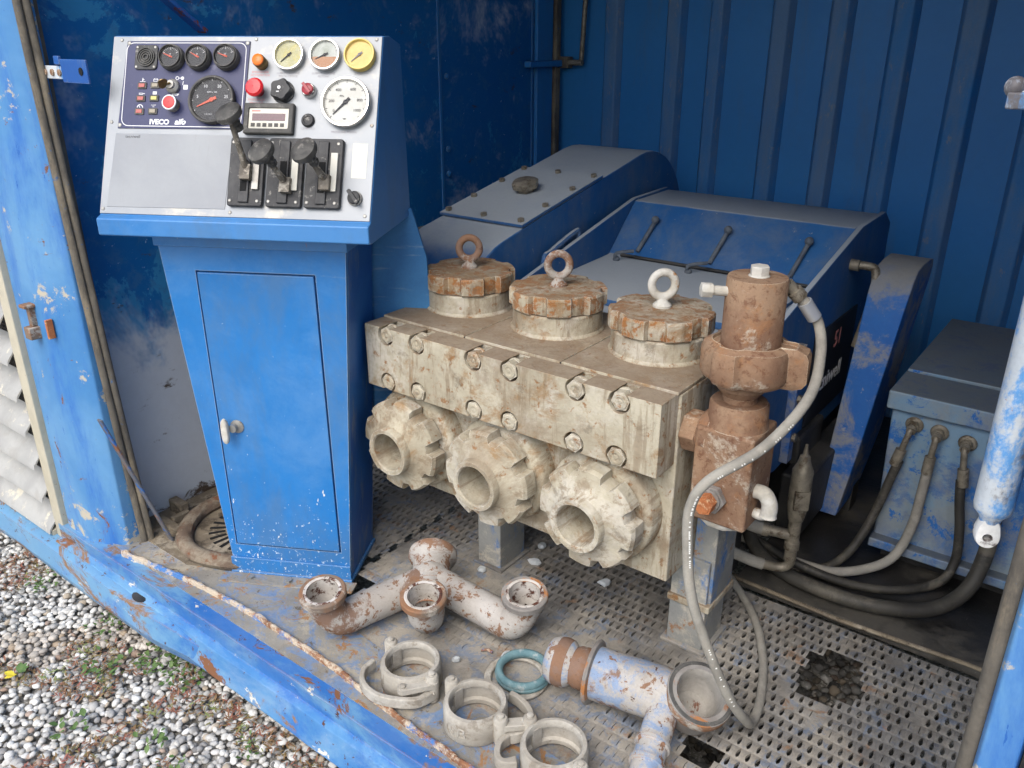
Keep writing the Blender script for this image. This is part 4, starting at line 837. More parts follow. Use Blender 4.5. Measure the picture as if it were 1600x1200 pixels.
build(MB().box((-.687, 2.28, .22), (-.66, 2.5, .345)).box((-.68, 2.2, .06), (-.6, 2.7, .26)), 'gear_foot', 'drygrime', pump, bev=.01)
build(MB().tube(smoothpath([(-.69, 2.62, .80), (-.64, 2.63, .80), (-.615, 2.635, .785), (-.61, 2.62, .70), (-.63, 2.60, .55)]), .013, 10).lathe([(.018, 0), (.018, .03)], 12, AX((-.69, 2.62, .80), (1, 0, 0))), 'breather_pipe', 'fitting', pump)
for y0, y1 in ((1.95, 2.05), (2.5, 2.95)): build(MB().box((-1.5, y0, .0), (-.72, y1, .30)), 'shade_block', 'drygrime', pump)  # dark blocks added to keep light out from under the power end

# chain case on the left behind the pump
cg = thing('chain_case', 'dusty blue rounded chain case with a filler cap behind the pump', 'machine guard', T(-1.70, 2.5, 0))
def casing(x0, x1):
    pts = []
    a1 = math.atan2(1.05 - .885, 2.83 - 2.10)
    c1, r1, c0, r0 = (2.86, .74), .31, (2.03, .63), .25
    for a in np.linspace(90 + 12, -80, 20): pts.append((c1[0] + r1 * math.cos(R(a)), c1[1] + r1 * math.sin(R(a))))
    pts += [(2.4, .32), (2.0, .38)]
    for a in np.linspace(250, 103, 16): pts.append((c0[0] + r0 * math.cos(R(a)), c0[1] + r0 * math.sin(R(a))))
    return pts[::-1]
build(MB().prism(casing(0, 1), -1.875, -1.535, YZ), 'case_body', 'dusty', cg, bev=.006, ang=25)
sl_ = math.degrees(math.atan2(1.043 - .875, 2.80 - 1.97))
MC = T(-1.705, 2.30, .9475) @ RX(sl_)
lid = build(MB().box((-.172, -.24, -.003), (.172, .24, .007)), 'case_lid', 'dusty', cg, M=MC, bev=.002)
build(MB().loft([[(rr * (1 + .05 * math.cos(6 * a)) * math.cos(a), rr * (1 + .05 * math.cos(6 * a)) * math.sin(a), zz) for a in [2 * PI * i / 48 for i in range(48)]] for rr, zz in ((.028, .007), (.028, .018), (.044, .022), (.046, .040), (.036, .048), (.01, .050))], cap1=True), 'filler_cap', 'fitting', lid, M=MC @ T(.0, .02, 0))
for xx in (-.15, 0, .15):
    for yy in (-.215, .215): build(MB().hexn(.011, .007, .017), 'lid_bolt', 'fitting', lid, M=MC @ T(xx, yy, 0))
for yy in (-.08, .08):
    for xx in (-.15, .15): build(MB().hexn(.011, .007, .017), 'lid_bolt', 'fitting', lid, M=MC @ T(xx, yy, 0))
build(MB().tube(smoothpath([(-1.52, 2.16, .66), (-1.515, 2.16, .78), (-1.515, 2.20, .80), (-1.515, 2.34, .84), (-1.515, 2.36, .82), (-1.515, 2.36, .68)], 6), .010, 8), 'side_rim', 'dusty', cg)
for zz, yy in ((.80, 2.31), (.72, 2.2)): build(MB().lathe([(.012, 0), (.012, .008)], 12, AX((-1.535, yy, zz), (1, 0, 0))), 'side_bolt', 'dusty', cg)

build(MB().box((-2.12, 2.0, .785), (-1.878, 2.32, .80)), 'side_ledge', 'seal', cg, bev=.003)

# belt guard on the right
bgd = thing('belt_guard', 'narrow blue grey-dusted guard standing between pump and tank', 'machine guard', T(-.55, 2.6, 0))
def bq(x0, x1, yf, yb, z): return [(x0, yf, z), (x1, yf, z), (x1, yb, z), (x0, yb, z)]
rings = [bq(-.615, -.555, 2.405, 2.62, .055), bq(-.62, -.535, 2.45, 2.72, .25), bq(-.62, -.515, 2.545, 2.80, .55), bq(-.62, -.502, 2.60, 2.85, .73), bq(-.62, -.500, 2.625, 2.86, .775), bq(-.62, -.500, 2.665, 2.85, .80), bq(-.62, -.500, 2.74, 2.80, .81)]
build(MB().loft(rings, cap0=True, cap1=True), 'guard_shell', 'guard', bgd, bev=.005, ang=30)
build(MB().box((-.60, 2.55, 0), (-.55, 2.62, .10)), 'guard_foot', 'drygrime', bgd)

# ------------------------------------------------------------------ relief valve with hammer union
rv = thing('relief_valve', 'rust-brown relief valve with wing nut on the right end of the pump block', 'valve', T(-.59, 1.56, .43))
VX, VY = -.588, 1.562
build(MB().hexn(.047, 0, .036), 'inlet_nut', 'rust', rv, M=AX((-.692, VY - .02, .655), (1, 0, 0)), bev=.003)
build(MB().lathe([(.034, -.012), (.034, .03), (.05, .034), (.056, .046), (.056, .06)], 36, AX((-.69, VY - .01, .655), (1, 0, 0))), 'inlet_collar', 'rust', rv)
build(MB().box((VX - .065, VY - .065, .470), (VX + .065, VY + .065, .690)), 'valve_body', 'rust', rv, bev=.007, segs=3)
build(MB().lathe([(.066, .688), (.0625, .700), (.0615, .738), (.057, .744), (.040, .744)], 44, T(VX, VY, 0)), 'neck', 'rust', rv)
build(MB().loft([circ(.036, 40, .742, VX, VY), circ(.036, 40, .756, VX, VY), circ(.053, 40, .776, VX, VY), circ(.054, 40, .806, VX, VY)], cap0=True, cap1=True), 'lower_sleeve', 'rust', rv)
wn = []
for i in range(96):
    a = 360 * i / 96
    r_ = .088 + .006 * max(0, math.cos(R(3 * (a - 200)))) 
    for lug, wd, amp in ((12, 17, .036), (140, 20, .010), (262, 20, .012)):
        dd = abs((a - lug + 180) % 360 - 180); r_ += amp * max(0, min(1, (wd - dd) / 6 + .3))
    wn.append((r_ * math.cos(R(a)), r_ * math.sin(R(a))))
build(MB().loft([[(x * s_, y * s_, z) for x, y in wn] for s_, z in ((.80, .793), (.93, .800), (1, .812), (1, .862), (.96, .872), (.78, .880), (.76, .872))], M=T(VX + .006, VY, 0), cap0=True, cap1=True), 'wing_nut', 'rust', rv, ang=40, jit=.003)
build(MB().lathe([(.0600, .862), (.0600, 1.008), (.0575, 1.012), (.001, 1.0135)], 48, T(VX + .008, VY, 0), cap=False), 'sensor_barrel', 'rust', rv)
build(MB().hexn(.0195, 1.012, 1.034, T(VX + .010, VY, 0)).lathe([(.022, 1.0125), (.020, 1.016)], 20, T(VX + .010, VY, 0)), 'top_plug', 'lime', rv, bev=.003)
sp = build(MB().hexn(.0155, .032, .056).lathe([(.010, 0), (.010, .034)], 14), 'side_plug', 'lime', rv, M=AX((VX - .035, VY - .035, .982), (-.80, -.6, .06)), bev=.002)
build(MB().hexn(.034, 0, .016).lathe([(.026, .014), (.026, .022)], 24), 'bolt_flange', 'ringgrey', rv, M=AX((VX - .012, VY - .065, .535), (0, -1, 0)), bev=.002)
build(MB().hexn(.0225, .020, .048).lathe([(.018, .047), (.016, .049)], 18), 'drain_bolt', 'rust_orange', rv, M=AX((VX - .012, VY - .065, .535), (0, -1, 0)) @ RZ(15), bev=.003)
build(MB().loft([circ(.058, 10, .474, VX - .003, VY), circ(.060, 10, .462, VX - .003, VY), circ(.055, 10, .452, VX - .003, VY), circ(.040, 10, .446, VX - .003, VY), circ(.030, 10, .438, VX - .003, VY)], cap0=True, cap1=True), 'base_nut', 'lime', rv, jit=.004, bev=.003)
build(MB().tube(smoothpath([(VX + .06, VY - .02, .556), (VX + .085, VY - .022, .556), (VX + .098, VY - .022, .535), (VX + .098, VY - .022, .506)], 6), [.0165] * 18 + [.018], 14).ball((VX + .078, VY - .015, .50), .02, sc=(1.1, .8, .6)), 'outlet_elbow', 'lime', rv, jit=.003)

# hose looping from the sensor to the floor
def cable(name, pts, r, mat, label, cat='hose', group=None, seg=12, n=8):
    o_ = thing(name, label, cat, T(*pts[-1]), group)
    build(MB().tube(smoothpath(pts, n), r, seg), 'tube', mat, o_); return o_
hp = [(-.520, 1.602, .985), (-.498, 1.618, .958), (-.474, 1.64, .915), (-.452, 1.610, .862), (-.441, 1.535, .795), (-.478, 1.425, .722), (-.548, 1.345, .662), (-.575, 1.330, .60), (-.568, 1.318, .52), (-.545, 1.305, .42), (-.508, 1.320, .305), (-.462, 1.352, .175), (-.440, 1.405, .085), (-.440, 1.470, .020), (-.455, 1.560, .013), (-.500, 1.69, .012), (-.565, 1.81, .012), (-.640, 1.90, .012), (-.74, 1.99, .012), (-.86, 2.05, .02)]
hz = cable('pressure_hose', hp, .0108, 'hose_grey', 'long grey hose looping from the rusty valve down to the grating')
build(MB().lathe([(.012, -.02), (.012, 0), (.016, .002), (.016, .022), (.013, .024)], 18, AX(hp[0], Vector(hp[1]) - Vector(hp[0]))), 'hose_fitting', 'fitting', hz)
build(MB().lathe([(.0150, 0), (.0150, .042), (.0118, .044)], 20, AX(Vector(hp[1]) * .9 + Vector(hp[0]) * .1, Vector(hp[2]) - Vector(hp[1]))), 'ferrule', 'ferrule', hz)
sp_ = smoothpath(hp, 8); camv = Vector((0, 0, 1.45))
mb = MB()
rnd = random.Random(4)
for i0, i1 in ((36, 47), (52, 68), (80, 90)):
    for i in range(i0, i1):
        a, b2 = sp_[i], sp_[i + 1]; t_ = (b2 - a).normalized(); sidev = Vector((.72, -.69, 0)); nrm = (sidev - t_ * sidev.dot(t_)).normalized()
        for q in range(3):
            if rnd.random() < .5:
                c_ = a + (b2 - a) * ((q + .2) / 3); M_ = AX(c_ + nrm * .0108, nrm, t_)
                mb.box((-.0014 - .001 * rnd.random(), -.0012, -.0002), (.0014, .0014, .0004), M_)
tag(build(mb, 'hose_print', 'printed', hz, flat=True), kind='stuff')

# ------------------------------------------------------------------ lubricator between pump and belt guard
lb = thing('lubricator', 'small grey lubricator nozzle with pipe tee standing below the pump side', 'fitting', T(-.56, 2.0, .0))
LX, LY = -.555, 1.98
build(MB().lathe([(.004, .515), (.006, .50), (.008, .485), (.013, .482), (.015, .470), (.024, .446), (.027, .440), (.027, .425), (.0275, .40), (.028, .38), (.027, .33), (.020, .292), (.016, .285)], 24, T(LX, LY, -.035)), 'nozzle_body', 'fitting', lb)
build(MB().box((-.022, -.032, .335), (.018, -.018, .390)), 'nozzle_label', 'fitting', lb, M=T(LX, LY, -.035) @ RZ(38), bev=.003)
build(MB().lathe([(.017, .255), (.017, .19), (.020, .188), (.020, .165), (.016, .16), (.016, .13)], 18, T(LX, LY, 0)).tube([(LX, LY, .205), (LX - .075, LY - .03, .215)], .015, 12).lathe([(.019, 0), (.019, .016)], 14, AX((LX - .06, LY - .025, .213), (-1, -.35, .1))).tube(smoothpath([(LX, LY, .14), (LX, LY, .115), (LX - .02, LY - .008, .10), (LX - .06, LY - .03, .105)]), .013, 12), 'pipe_tee', 'fitting', lb)
build(MB().tube(smoothpath([(LX - .075, LY - .03, .215), (LX - .11, LY - .045, .225), (LX - .16, LY - .05, .25)]), .0175, 12), 'feed_pipe', 'hose_grey', lb)
build(MB().tube(smoothpath([(LX - .06, LY - .03, .105), (LX - .10, LY - .045, .115), (LX - .16, LY - .06, .14), (LX - .2, LY - .03, .2)]), .016, 12), 'drain_pipe', 'hose_grey', lb)

# ------------------------------------------------------------------ tank and its hoses
tk = thing('hydraulic_tank', 'blue worn oil tank box with three hose fittings at right rear', 'tank', T(0, 2.7, 0))
build(MB().hexa([(-.425, 2.335, .07), (.42, 2.335, .07), (.42, 3.1, .07), (-.425, 3.1, .07)], [(-.445, 2.362, .478), (.42, 2.362, .478), (.42, 3.1, .478), (-.445, 3.1, .478)]), 'tank_body', 'tank', tk, bev=.008, segs=3)
build(MB().box((-.458, 2.345, .478), (.43, 3.115, .534)), 'tank_lid', 'tank', tk, bev=.006)
build(MB().box((-.452, 2.52, .534), (.43, 3.11, .545)), 'lid_plate', 'tank', tk, bev=.003)
build(MB().box((-.43, 2.300, .055), (.42, 2.40, .085)), 'tank_foot', 'tank', tk, bev=.006)
build(MB().box((-.40, 2.36, .006), (.42, 3.05, .056)), 'tank_base', 'drygrime', tk)
FT = [(-.378, 2.352, .446), (-.312, 2.352, .441), (-.240, 2.352, .430), (-.172, 2.352, .445)]
for f_ in FT:
    build(MB().lathe([(.024, 0), (.022, .004), (.018, .006)], 20).hexn(.0155, .004, .020).lathe([(.011, .02), (.011, .028)], 14), 'hose_port', 'fitting', tk, M=AX(f_, (0, -1, -.05)))
def stem(i, x, y, z): 
    f_ = FT[i]; a = Vector(f_) + Vector((0, -.026, -.002)); b_ = Vector((x, y, z))
    return a, b_
hoses = [
 (0, (-.392, 2.315, .345), [(-.405, 2.31, .28), (-.425, 2.29, .17), (-.455, 2.23, .07), (-.50, 2.16, .028), (-.58, 2.10, .026), (-.72, 2.07, .03), (-.9, 2.09, .03)], 'hose_dark', 'black hose falling from the left fitting of the tank', .0125),
 (1, (-.316, 2.315, .345), [(-.318, 2.31, .27), (-.322, 2.30, .17), (-.345, 2.265, .075), (-.395, 2.20, .045), (-.48, 2.135, .035), (-.60, 2.115, .04), (-.70, 2.12, .05), (-.85, 2.15, .04)], 'hose_grey', 'grey hose curving from the middle fitting of the tank', .0135),
 (2, (-.232, 2.315, .335), [(-.222, 2.312, .27), (-.205, 2.30, .19), (-.198, 2.29, .10), (-.22, 2.25, .045), (-.30, 2.17, .03), (-.42, 2.12, .026), (-.56, 2.09, .05), (-.72, 2.13, .06), (-.9, 2.2, .05)], 'hose_dark', 'dark hose hanging from the right fitting of the tank', .0125)]
for i, e_, pts, mt, lab, r_ in hoses:
    a, b_ = stem(i, *e_)
    h_ = cable('tank_hose', [tuple(b_)] + pts, r_, mt, lab, group='hoses of the tank')
    mid = Vector((a.x * .8 + b_.x * .2, b_.y - .002, a.z - .01))
    build(MB().tube(smoothpath([tuple(a), tuple(mid), tuple(b_ + Vector((0, 0, .03)))], 6), .0085, 10).lathe([(.0145, 0), (.0145, .05), (.012, .052)], 16, AX(b_ + Vector((0, 0, .035)), (Vector(pts[0]) - b_))).lathe([(.013, 0), (.013, .012)], 14, AX(a, (0, -1, -.4))), 'crimp_fitting', 'fitting', h_)
cable('suction_hose', [(-.150, 2.30, .40), (-.135, 2.29, .28), (-.130, 2.27, .16), (-.150, 2.21, .07), (-.215, 2.12, .035), (-.33, 2.055, .032), (-.46, 2.035, .032), (-.60, 2.055, .034), (-.70, 2.10, .06), (-.76, 2.18, .12), (-.8, 2.3, .2)], .0205, 'hose_dark', 'thick black hose making the widest loop in front of the tank')

# ------------------------------------------------------------------ gas strut and bracket end at the right edge
gsr = thing('gas_strut', 'worn white and blue strut with an eye end hanging at right edge', 'strut', T(-.068, 1.10, .86))
build(MB().lathe([(.012, .876), (.0145, .884), (.0215, .892), (.0232, .90), (.0232, 2.25)], 28, T(-.068, 1.10, 0)), 'strut_tube', 'strut', gsr)
N_ = 28
o1 = [(.0150 * math.cos(2 * PI * i / N_), (.0150 if math.sin(2 * PI * i / N_) < 0 else .030) * math.sin(2 * PI * i / N_)) for i in range(N_)]
i1 = [(.006 * math.cos(2 * PI * i / N_), .006 * math.sin(2 * PI * i / N_)) for i in range(N_)]
ME = AX((-.068, 1.10, .856), (.30, -.95, 0))
build(MB().loft([[(x * .9, y * .95, -.011) for x, y in o1], [(x, y, -.007) for x, y in o1], [(x, y, .007) for x, y in o1], [(x * .9, y * .95, .011) for x, y in o1], [(x, y, .011) for x, y in i1], [(x, y, -.011) for x, y in i1]], M=ME, closed=True), 'eye_end', 'strut_white', gsr)
sk = thing('strut_socket', 'small white and blue ball socket at the upper right edge', 'strut', T(-.178, 1.36, 1.37))
build(MB().ball((-.180, 1.352, 1.386), .014).box((-.186, 1.338, 1.358), (-.150, 1.366, 1.380)), 'socket', 'strut', sk, bev=.003)
build(MB().tube([(-.17, 1.352, 1.376), (.60, 1.352, 1.376)], .009, 10), 'socket_rod', 'strut', sk)

# ------------------------------------------------------------------ loose things on the floor
# three-way manifold
mf = thing('pipe_manifold', 'rusty white four-mouthed manifold pipe lying on the floor plate', 'pipe', T(-1.23, 1.24, 0))
HB = Vector((-1.325, 1.372, .078))
def mouth(c, d_, ro=.0595, ri=.0405, rm='ringrust', par=None):
    q = build(MB().lathe([(ri, -.05), (ri, .0), (ri + .003, .003), (ro - .003, .003), (ro, .0), (ro, -.015), (ro - .004, -.020), (.044, -.024)], 44, cap=False), 'mouth_ring', rm, par, M=AX(c, d_))
    build(MB().lathe([(ri - .0005, .001), (ri - .002, -.045), (ri - .006, -.075), (ri - .014, -.092), (.001, -.094)], 36, cap=False), 'bore', 'innerpipe', q, M=AX(c, d_))
    build(MB().lathe([(ri, .0025), (ri + .0065, .0038), (ri + .008, .0030)], 44, cap=False), 'mouth_lip', 'innerpipe', q, M=AX(c, d_))
    return q
up_ = Vector((.10, -.14, 1))
for tip, mid in (((-1.432, 1.090, .155), (-1.420, 1.108, .050)), ((-1.020, 1.392, .155), (-1.035, 1.378, .050))):
    tip = Vector(tip); mid = Vector(mid)
    pa = [tuple(tip - up_.normalized() * .010), tuple(tip - up_.normalized() * .045), tuple(mid.lerp(HB, .06) + Vector((0, 0, .010))), tuple(mid.lerp(HB, .30) + Vector((0, 0, .004))), tuple(mid.lerp(HB, .65)), tuple(HB)]
    build(MB().tube(smoothpath(pa, 7), .0445, 28, cap=False), 'arm', 'manifold', mf)
    mouth(tip, up_, rm='ringrust' if tip.x < -1.2 else 'ringgrey', par=mf)
fm = Vector((-1.222, 1.236, .150))
build(MB().tube(smoothpath([tuple(fm - up_.normalized() * .012), tuple(fm - up_.normalized() * .05), tuple(fm - up_.normalized() * .085 + Vector((-.004, .012, 0))), (-1.275, 1.31, .072), (-1.325, 1.372, .078)], 6), [.0445] * 10 + [.043] * 15, 28, cap=False), 'front_stub', 'manifold', mf); mouth(fm, up_, par=mf)
dN = Vector((-.606, .795, .25)).normalized()
build(MB().lathe([(.050, -.03), (.052, .03), (.053, .050), (.056, .062), (.066, .072), (.0685, .076), (.0685, .086), (.062, .090), (.030, .090)], 44, AX(HB, dN)).ball(tuple(HB), .055), 'hub', 'manifold', mf)
# tee piece
te = thing('tee_pipe', 'blue and white rusty tee pipe with a wide mouth on the grating', 'pipe', T(-.70, 1.35, 0))
A = Vector((-.885, 1.305, .085)); B_ = Vector((-.575, 1.368, .085)); d_ = (B_ - A).normalized()
build(MB().lathe([(.030, 0), (.040, .001), (.049, .006), (.0555, .02), (.0575, .04), (.054, .056), (.044, .066), (.0425, .068)], 44, AX(A, d_)), 'ball_end', 'tee', te)
build(MB().lathe([(.0435, .066), (.049, .076), (.050, .094), (.046, .106)], 40, AX(A, d_)).lathe([(.0562, .026), (.0582, .036), (.0580, .041), (.0552, .055)], 44, AX(A, d_), cap=False), 'rust_band', 'tee_band', te)
build(MB().lathe([(.050, .108), (.0735, .110), (.0755, .114), (.0735, .119), (.060, .122)], 48, AX(A, d_)), 'collar', 'ringgrey', te)
build(MB().tube(smoothpath([tuple(A + d_ * .115), tuple(A + d_ * .18), tuple(A + d_ * .25), tuple(B_ + d_ * -.035), tuple(B_ + d_ * -.012 + Vector((0, 0, -.004)))], 6), [.0615] * 6 + [.061] * 12 + [.060] * 6 + [.054], 36), 'pipe_body', 'tee', te)
mu = Vector((-.528, 1.372, .128)); du = Vector((.34, -.22, .85))
build(MB().lathe([(.054, .002), (.070, .002), (.0735, -.002), (.0735, -.022), (.069, -.030), (.065, -.050), (.062, -.080), (.050, -.105), (.02, -.115)], 52, AX(mu, du), cap=False), 'wide_mouth', 'ringgrey', te)
build(MB().lathe([(.0635, .0022), (.064, .0034), (.0705, .0034), (.072, .001)], 52, AX(mu, du), cap=False), 'mouth_face', 'darkframe', te)
build(MB().lathe([(.0735, -.004), (.0745, -.010), (.0745, -.024), (.0725, -.028)], 52, AX(mu, du), cap=False), 'mouth_rim', 'ringrust', te)
build(MB().lathe([(.0545, .0022), (.051, -.004), (.048, -.03), (.047, -.055), (.036, -.075), (.001, -.078)], 44, AX(mu, du), cap=False), 'bore', 'innergrey', te)
br0 = Vector((-.592, 1.330, .078)); br1 = Vector((-.560, 1.195, .046)); db = (br1 - br0).normalized()
build(MB().lathe([(.038, 0), (.0345, .03), (.034, .085), (.0385, .087), (.0385, .096), (.034, .098), (.0335, .13), (.038, .132), (.038, .142), (.032, .144), (.030, .17)], 36, AX(br0, db)), 'branch', 'tee', te)
# hose clamps
def clamp(x, y, rz, label, lever):
    M_ = T(x, y, .004) @ RZ(rz) @ Matrix.Scale(1.30, 4)
    t = thing('hose_clamp', label, 'clamp', M_, 'quick-release clamps on the floor plate')
    build(MB().lathe([(.0535, .0), (.056, .004), (.056, .046), (.053, .052), (.047, .053), (.0445, .049), (.0445, .040), (.049, .036), (.049, .014), (.0445, .010), (.0445, .002)], 56, closed=True), 'ring', 'clamp', t, M=M_, jit=.0012)
    for a in (150, 330):      # hinge and latch lugs
        ca, sa = math.cos(R(a)), math.sin(R(a))
        lo = build(MB().lathe([(.0115, .002), (.0125, .006), (.0125, .054), (.010, .058)], 18, T(.063 * ca, .063 * sa, 0)).box((-.012, -.010, .008), (.012, .010, .046), T(.055 * ca, .055 * sa, 0) @ RZ(a)), 'lug', 'clamp', t, M=M_, bev=.0015)
        build(MB().lathe([(.006, .058), (.006, .062), (.004, .063)], 12, T(.063 * ca, .063 * sa, 0)), 'pin', 'clamp', lo, M=M_)
    build(MB().tube([(.0565 * math.cos(R(a)), .0565 * math.sin(R(a)), .026) for a in (-34, -36)], .022, 10, flat=.3), 'joint', 'clamp', t, M=M_)
    pts = []
    if lever == 'open':       # curved lever swung clear of the ring
        arm = [(.058, -.034), (.040, -.064), (0, -.076), (-.040, -.074), (-.072, -.054), (-.085, -.024), (-.078, .004)]
    elif lever == 'out':
        arm = [(.052, -.034), (.074, -.034), (.093, -.018), (.098, .006), (.088, .030), (.068, .048), (.046, .058)]
    else:
        arm = [(-.052, -.036), (-.072, -.046), (-.086, -.036), (-.092, -.012), (-.084, .008)]
    pth_ = smoothpath([(x_, y_, .020) for x_, y_ in arm], 6)
    vs = []
    rings = []
    for i, p_ in enumerate(pth_):
        tdir = (pth_[min(i + 1, len(pth_) - 1)] - pth_[max(i - 1, 0)]).normalized(); nn = Vector((-tdir.y, tdir.x, 0)); w_ = .0052 * (1 + .6 * max(0, 1 - i / 5)); h_ = .0105
        rings.append([tuple(p_ + nn * w_ + Vector((0, 0, h_))), tuple(p_ - nn * w_ + Vector((0, 0, h_))), tuple(p_ - nn * w_ * 1.1 + Vector((0, 0, -h_))), tuple(p_ + nn * w_ * 1.1 + Vector((0, 0, -h_)))])
    lev = build(MB().loft(rings, cap0=True, cap1=True), 'latch_lever', 'clamp', t, M=M_, bev=.003)
    if lever != 'short':
        a, b2 = Vector(arm[0] + (.036,)), Vector((arm[2][0], arm[2][1], .036)) if lever == 'out' else Vector((arm[1][0] * .3, arm[1][1], .036))
        dd = (b2 - a); M2 = M_ @ AX(a, (0, 0, 1)) 
        ang_ = math.degrees(math.atan2(dd.y, dd.x)); ln = dd.length
        lk = build(MB().prism([(-.010 * math.cos(t_), .010 * math.sin(t_)) for t_ in np.linspace(-PI / 2, PI / 2, 8)][::-1] + [(ln + .010 * math.cos(t_), .010 * math.sin(t_)) for t_ in np.linspace(-PI / 2, PI / 2, 8)], 0, .013), 'link', 'clamp', lev, M=M_ @ T(a.x, a.y, .034) @ RZ(ang_), bev=.002)
        for q in (0, ln): build(MB().lathe([(.006, .013), (.006, .016), (.004, .017)], 12, T(q, 0, 0)), 'link', 'clamp', lev, M=M_ @ T(a.x, a.y, .034) @ RZ(ang_))
    return t, M_
clamp(-1.152, 1.112, 20, 'dusty clamp ring nearest the manifold, its curved lever folded towards the sill', 'open')
t2, M2_ = clamp(-.944, 1.104, 22, 'dusty clamp ring with raised letters, middle of the three clamps', 'out')
for tx, a in (('B', 262), ('S', 243)):
    text(tx, .030 if tx == 'B' else .022, 'clamp', t2, M2_ @ T(.0558 * math.cos(R(a)), .0558 * math.sin(R(a)), .026) @ RZ(a + 90) @ RX(90), name='raised_letter', extrude=.0014)
build(MB().lathe([(.0145, 0), (.0145, .0014), (.0125, .0014), (.0125, 0)], 24, cap=False), 'raised_letter', 'clamp', t2, M=M2_ @ T(.0555 * math.cos(R(243)), .0555 * math.sin(R(243)), .026) @ RZ(243 + 90) @ RX(90))
clamp(-.734, 1.112, 15, 'dusty clamp ring cut by the lower picture edge beside the tee pipe', 'short')
# gasket and grey washer ring below it
gk = build(MB().tube([(-.948 + .059 * math.cos(a), 1.290 + .059 * math.sin(a), .024) for a in np.linspace(0, 2 * PI, 49)[:-1]], .0095, 12, closed=True, flat=1.25).tube([(-.948 + .062 * math.cos(a), 1.290 + .062 * math.sin(a), .016) for a in np.linspace(0, 2 * PI, 49)[:-1]], .008, 10, closed=True), 'rubber_gasket', 'rubber_teal')
tag(gk, 'teal rubber gasket ring lying beside the tee pipe', 'gasket')
wr = build(MB().lathe([(.062, .001), (.078, .001), (.079, .006), (.076, .009), (.064, .009), (.061, .005)], 48, T(-.958, 1.276, .001), closed=True), 'flat_ring', 'clamp')
tag(wr, 'dusty flat grey ring half hidden under the teal gasket', 'ring')
# plastic shards
def shard(x, y, s, rz, label):
    r2 = random.Random(int((x * 1000 + y * 77) * 10)); n = 7
    o0 = [(s * r2.uniform(.6, 1.15) * math.cos(2 * PI * i / n), s * .7 * r2.uniform(.6, 1.15) * math.sin(2 * PI * i / n)) for i in range(n)]
    mb = MB().loft([[(a, b_, .001) for a, b_ in o0], [(a * 1.05, b_ * 1.05, .004) for a, b_ in o0], [(a * .75 + .002, b_ * .7, .010 + .003 * r2.random()) for a, b_ in o0], [(a * .3, b_ * .3, .012) for a, b_ in o0]], cap0=True, cap1=True)
    q = build(mb, 'plastic_shard', 'shard', None, M=T(x, y, .004) @ RZ(rz) @ RX(r2.uniform(-12, 12)), ang=20); tag(q, label, 'shard', 'plastic shards on the grating')
shard(-1.205, 1.690, .022, 20, 'whitish plastic shard on the grating between manifold and plunger covers')
shard(-.985, 1.730, .020, 50, 'largest whitish plastic shard, lying left of the front right leg')
shard(-1.235, 1.77, .016, 80, 'whitish plastic shard farthest back under the pump block')
shard(-1.10, 1.80, .015, 10, 'whitish plastic shard in the shade under the right plunger cover')
shard(-1.305, 1.565, .016, 10, 'whitish plastic shard beside the rear left pump leg')
shard(-1.115, 1.232, .014, 30, 'small plastic shard between the manifold and the first clamp')
shard(-.812, 1.132, .016, 30, 'grey plastic chip between the two right clamps')
for k, (x, y, rz, ln) in enumerate([(-1.00, 1.165, 60, .05), (-1.075, 1.305, 25, .03), (-1.03, 1.325, 80, .028)]):
    q = build(MB().tube(smoothpath([(-ln / 2, 0, .004), (0, .004, .006), (ln / 2, 0, .004)]), [.003] * 9 + [.004] * 8, 6, M=T(x, y, 0) @ RZ(rz)), 'twig', ('plate', 'lip', 'shard')[k]); tag(q, ['thin pale splinter beside the middle clamp', 'small brown flake on the dusty grating', 'thin white sliver on the dusty grating'][k], 'debris')
# leaning flat bar and drain cover at the left
fb = build(MB().box((-.012, -.003, 0), (.012, .003, .47), T(-2.168, 1.105, .004) @ RY(-4) @ RX(15.5)), 'flat_bar', 'flatbar', bev=.0015)
tag(fb, 'scuffed flat bar leaning against the seal of the left post', 'bar')
dc = thing('drain_cover', 'rusty round slotted cover half hidden behind the console', 'cover', T(-2.02, 1.30, .0))
build(MB().tube([(-2.02 + .205 * math.cos(a), 1.30 + .205 * math.sin(a), .022) for a in np.linspace(0, 2 * PI, 64)[:-1]], .026, 10, closed=True, flat=.9), 'cover_rim', 'coverrim', dc, jit=.004)
mb = MB(); cz = .012
build(MB().lathe([(.001, .014), (.12, .013), (.19, .012)], 48, T(-2.02, 1.30, 0), cap=False), 'cover_disc', 'mud', dc)
for i in range(26):
    a = i * 360 / 26
    build(MB().box((.085, -.0055, .0), (.135, .0055, .0008)), 'slot_shade', 'dark', dc, M=T(-2.02, 1.30, .0140) @ RZ(a))  # raised black bars painted as the shade in the cover slots
build(MB().box((-2.30, 1.13, .0), (-2.17, 1.16, .022)).box((-2.33, 1.20, 0), (-2.26, 1.23, .05)).box((-2.26, 1.16, 0), (-2.24, 1.22, .03)), 'floor_scrap', 'mud', cont, bev=.004)

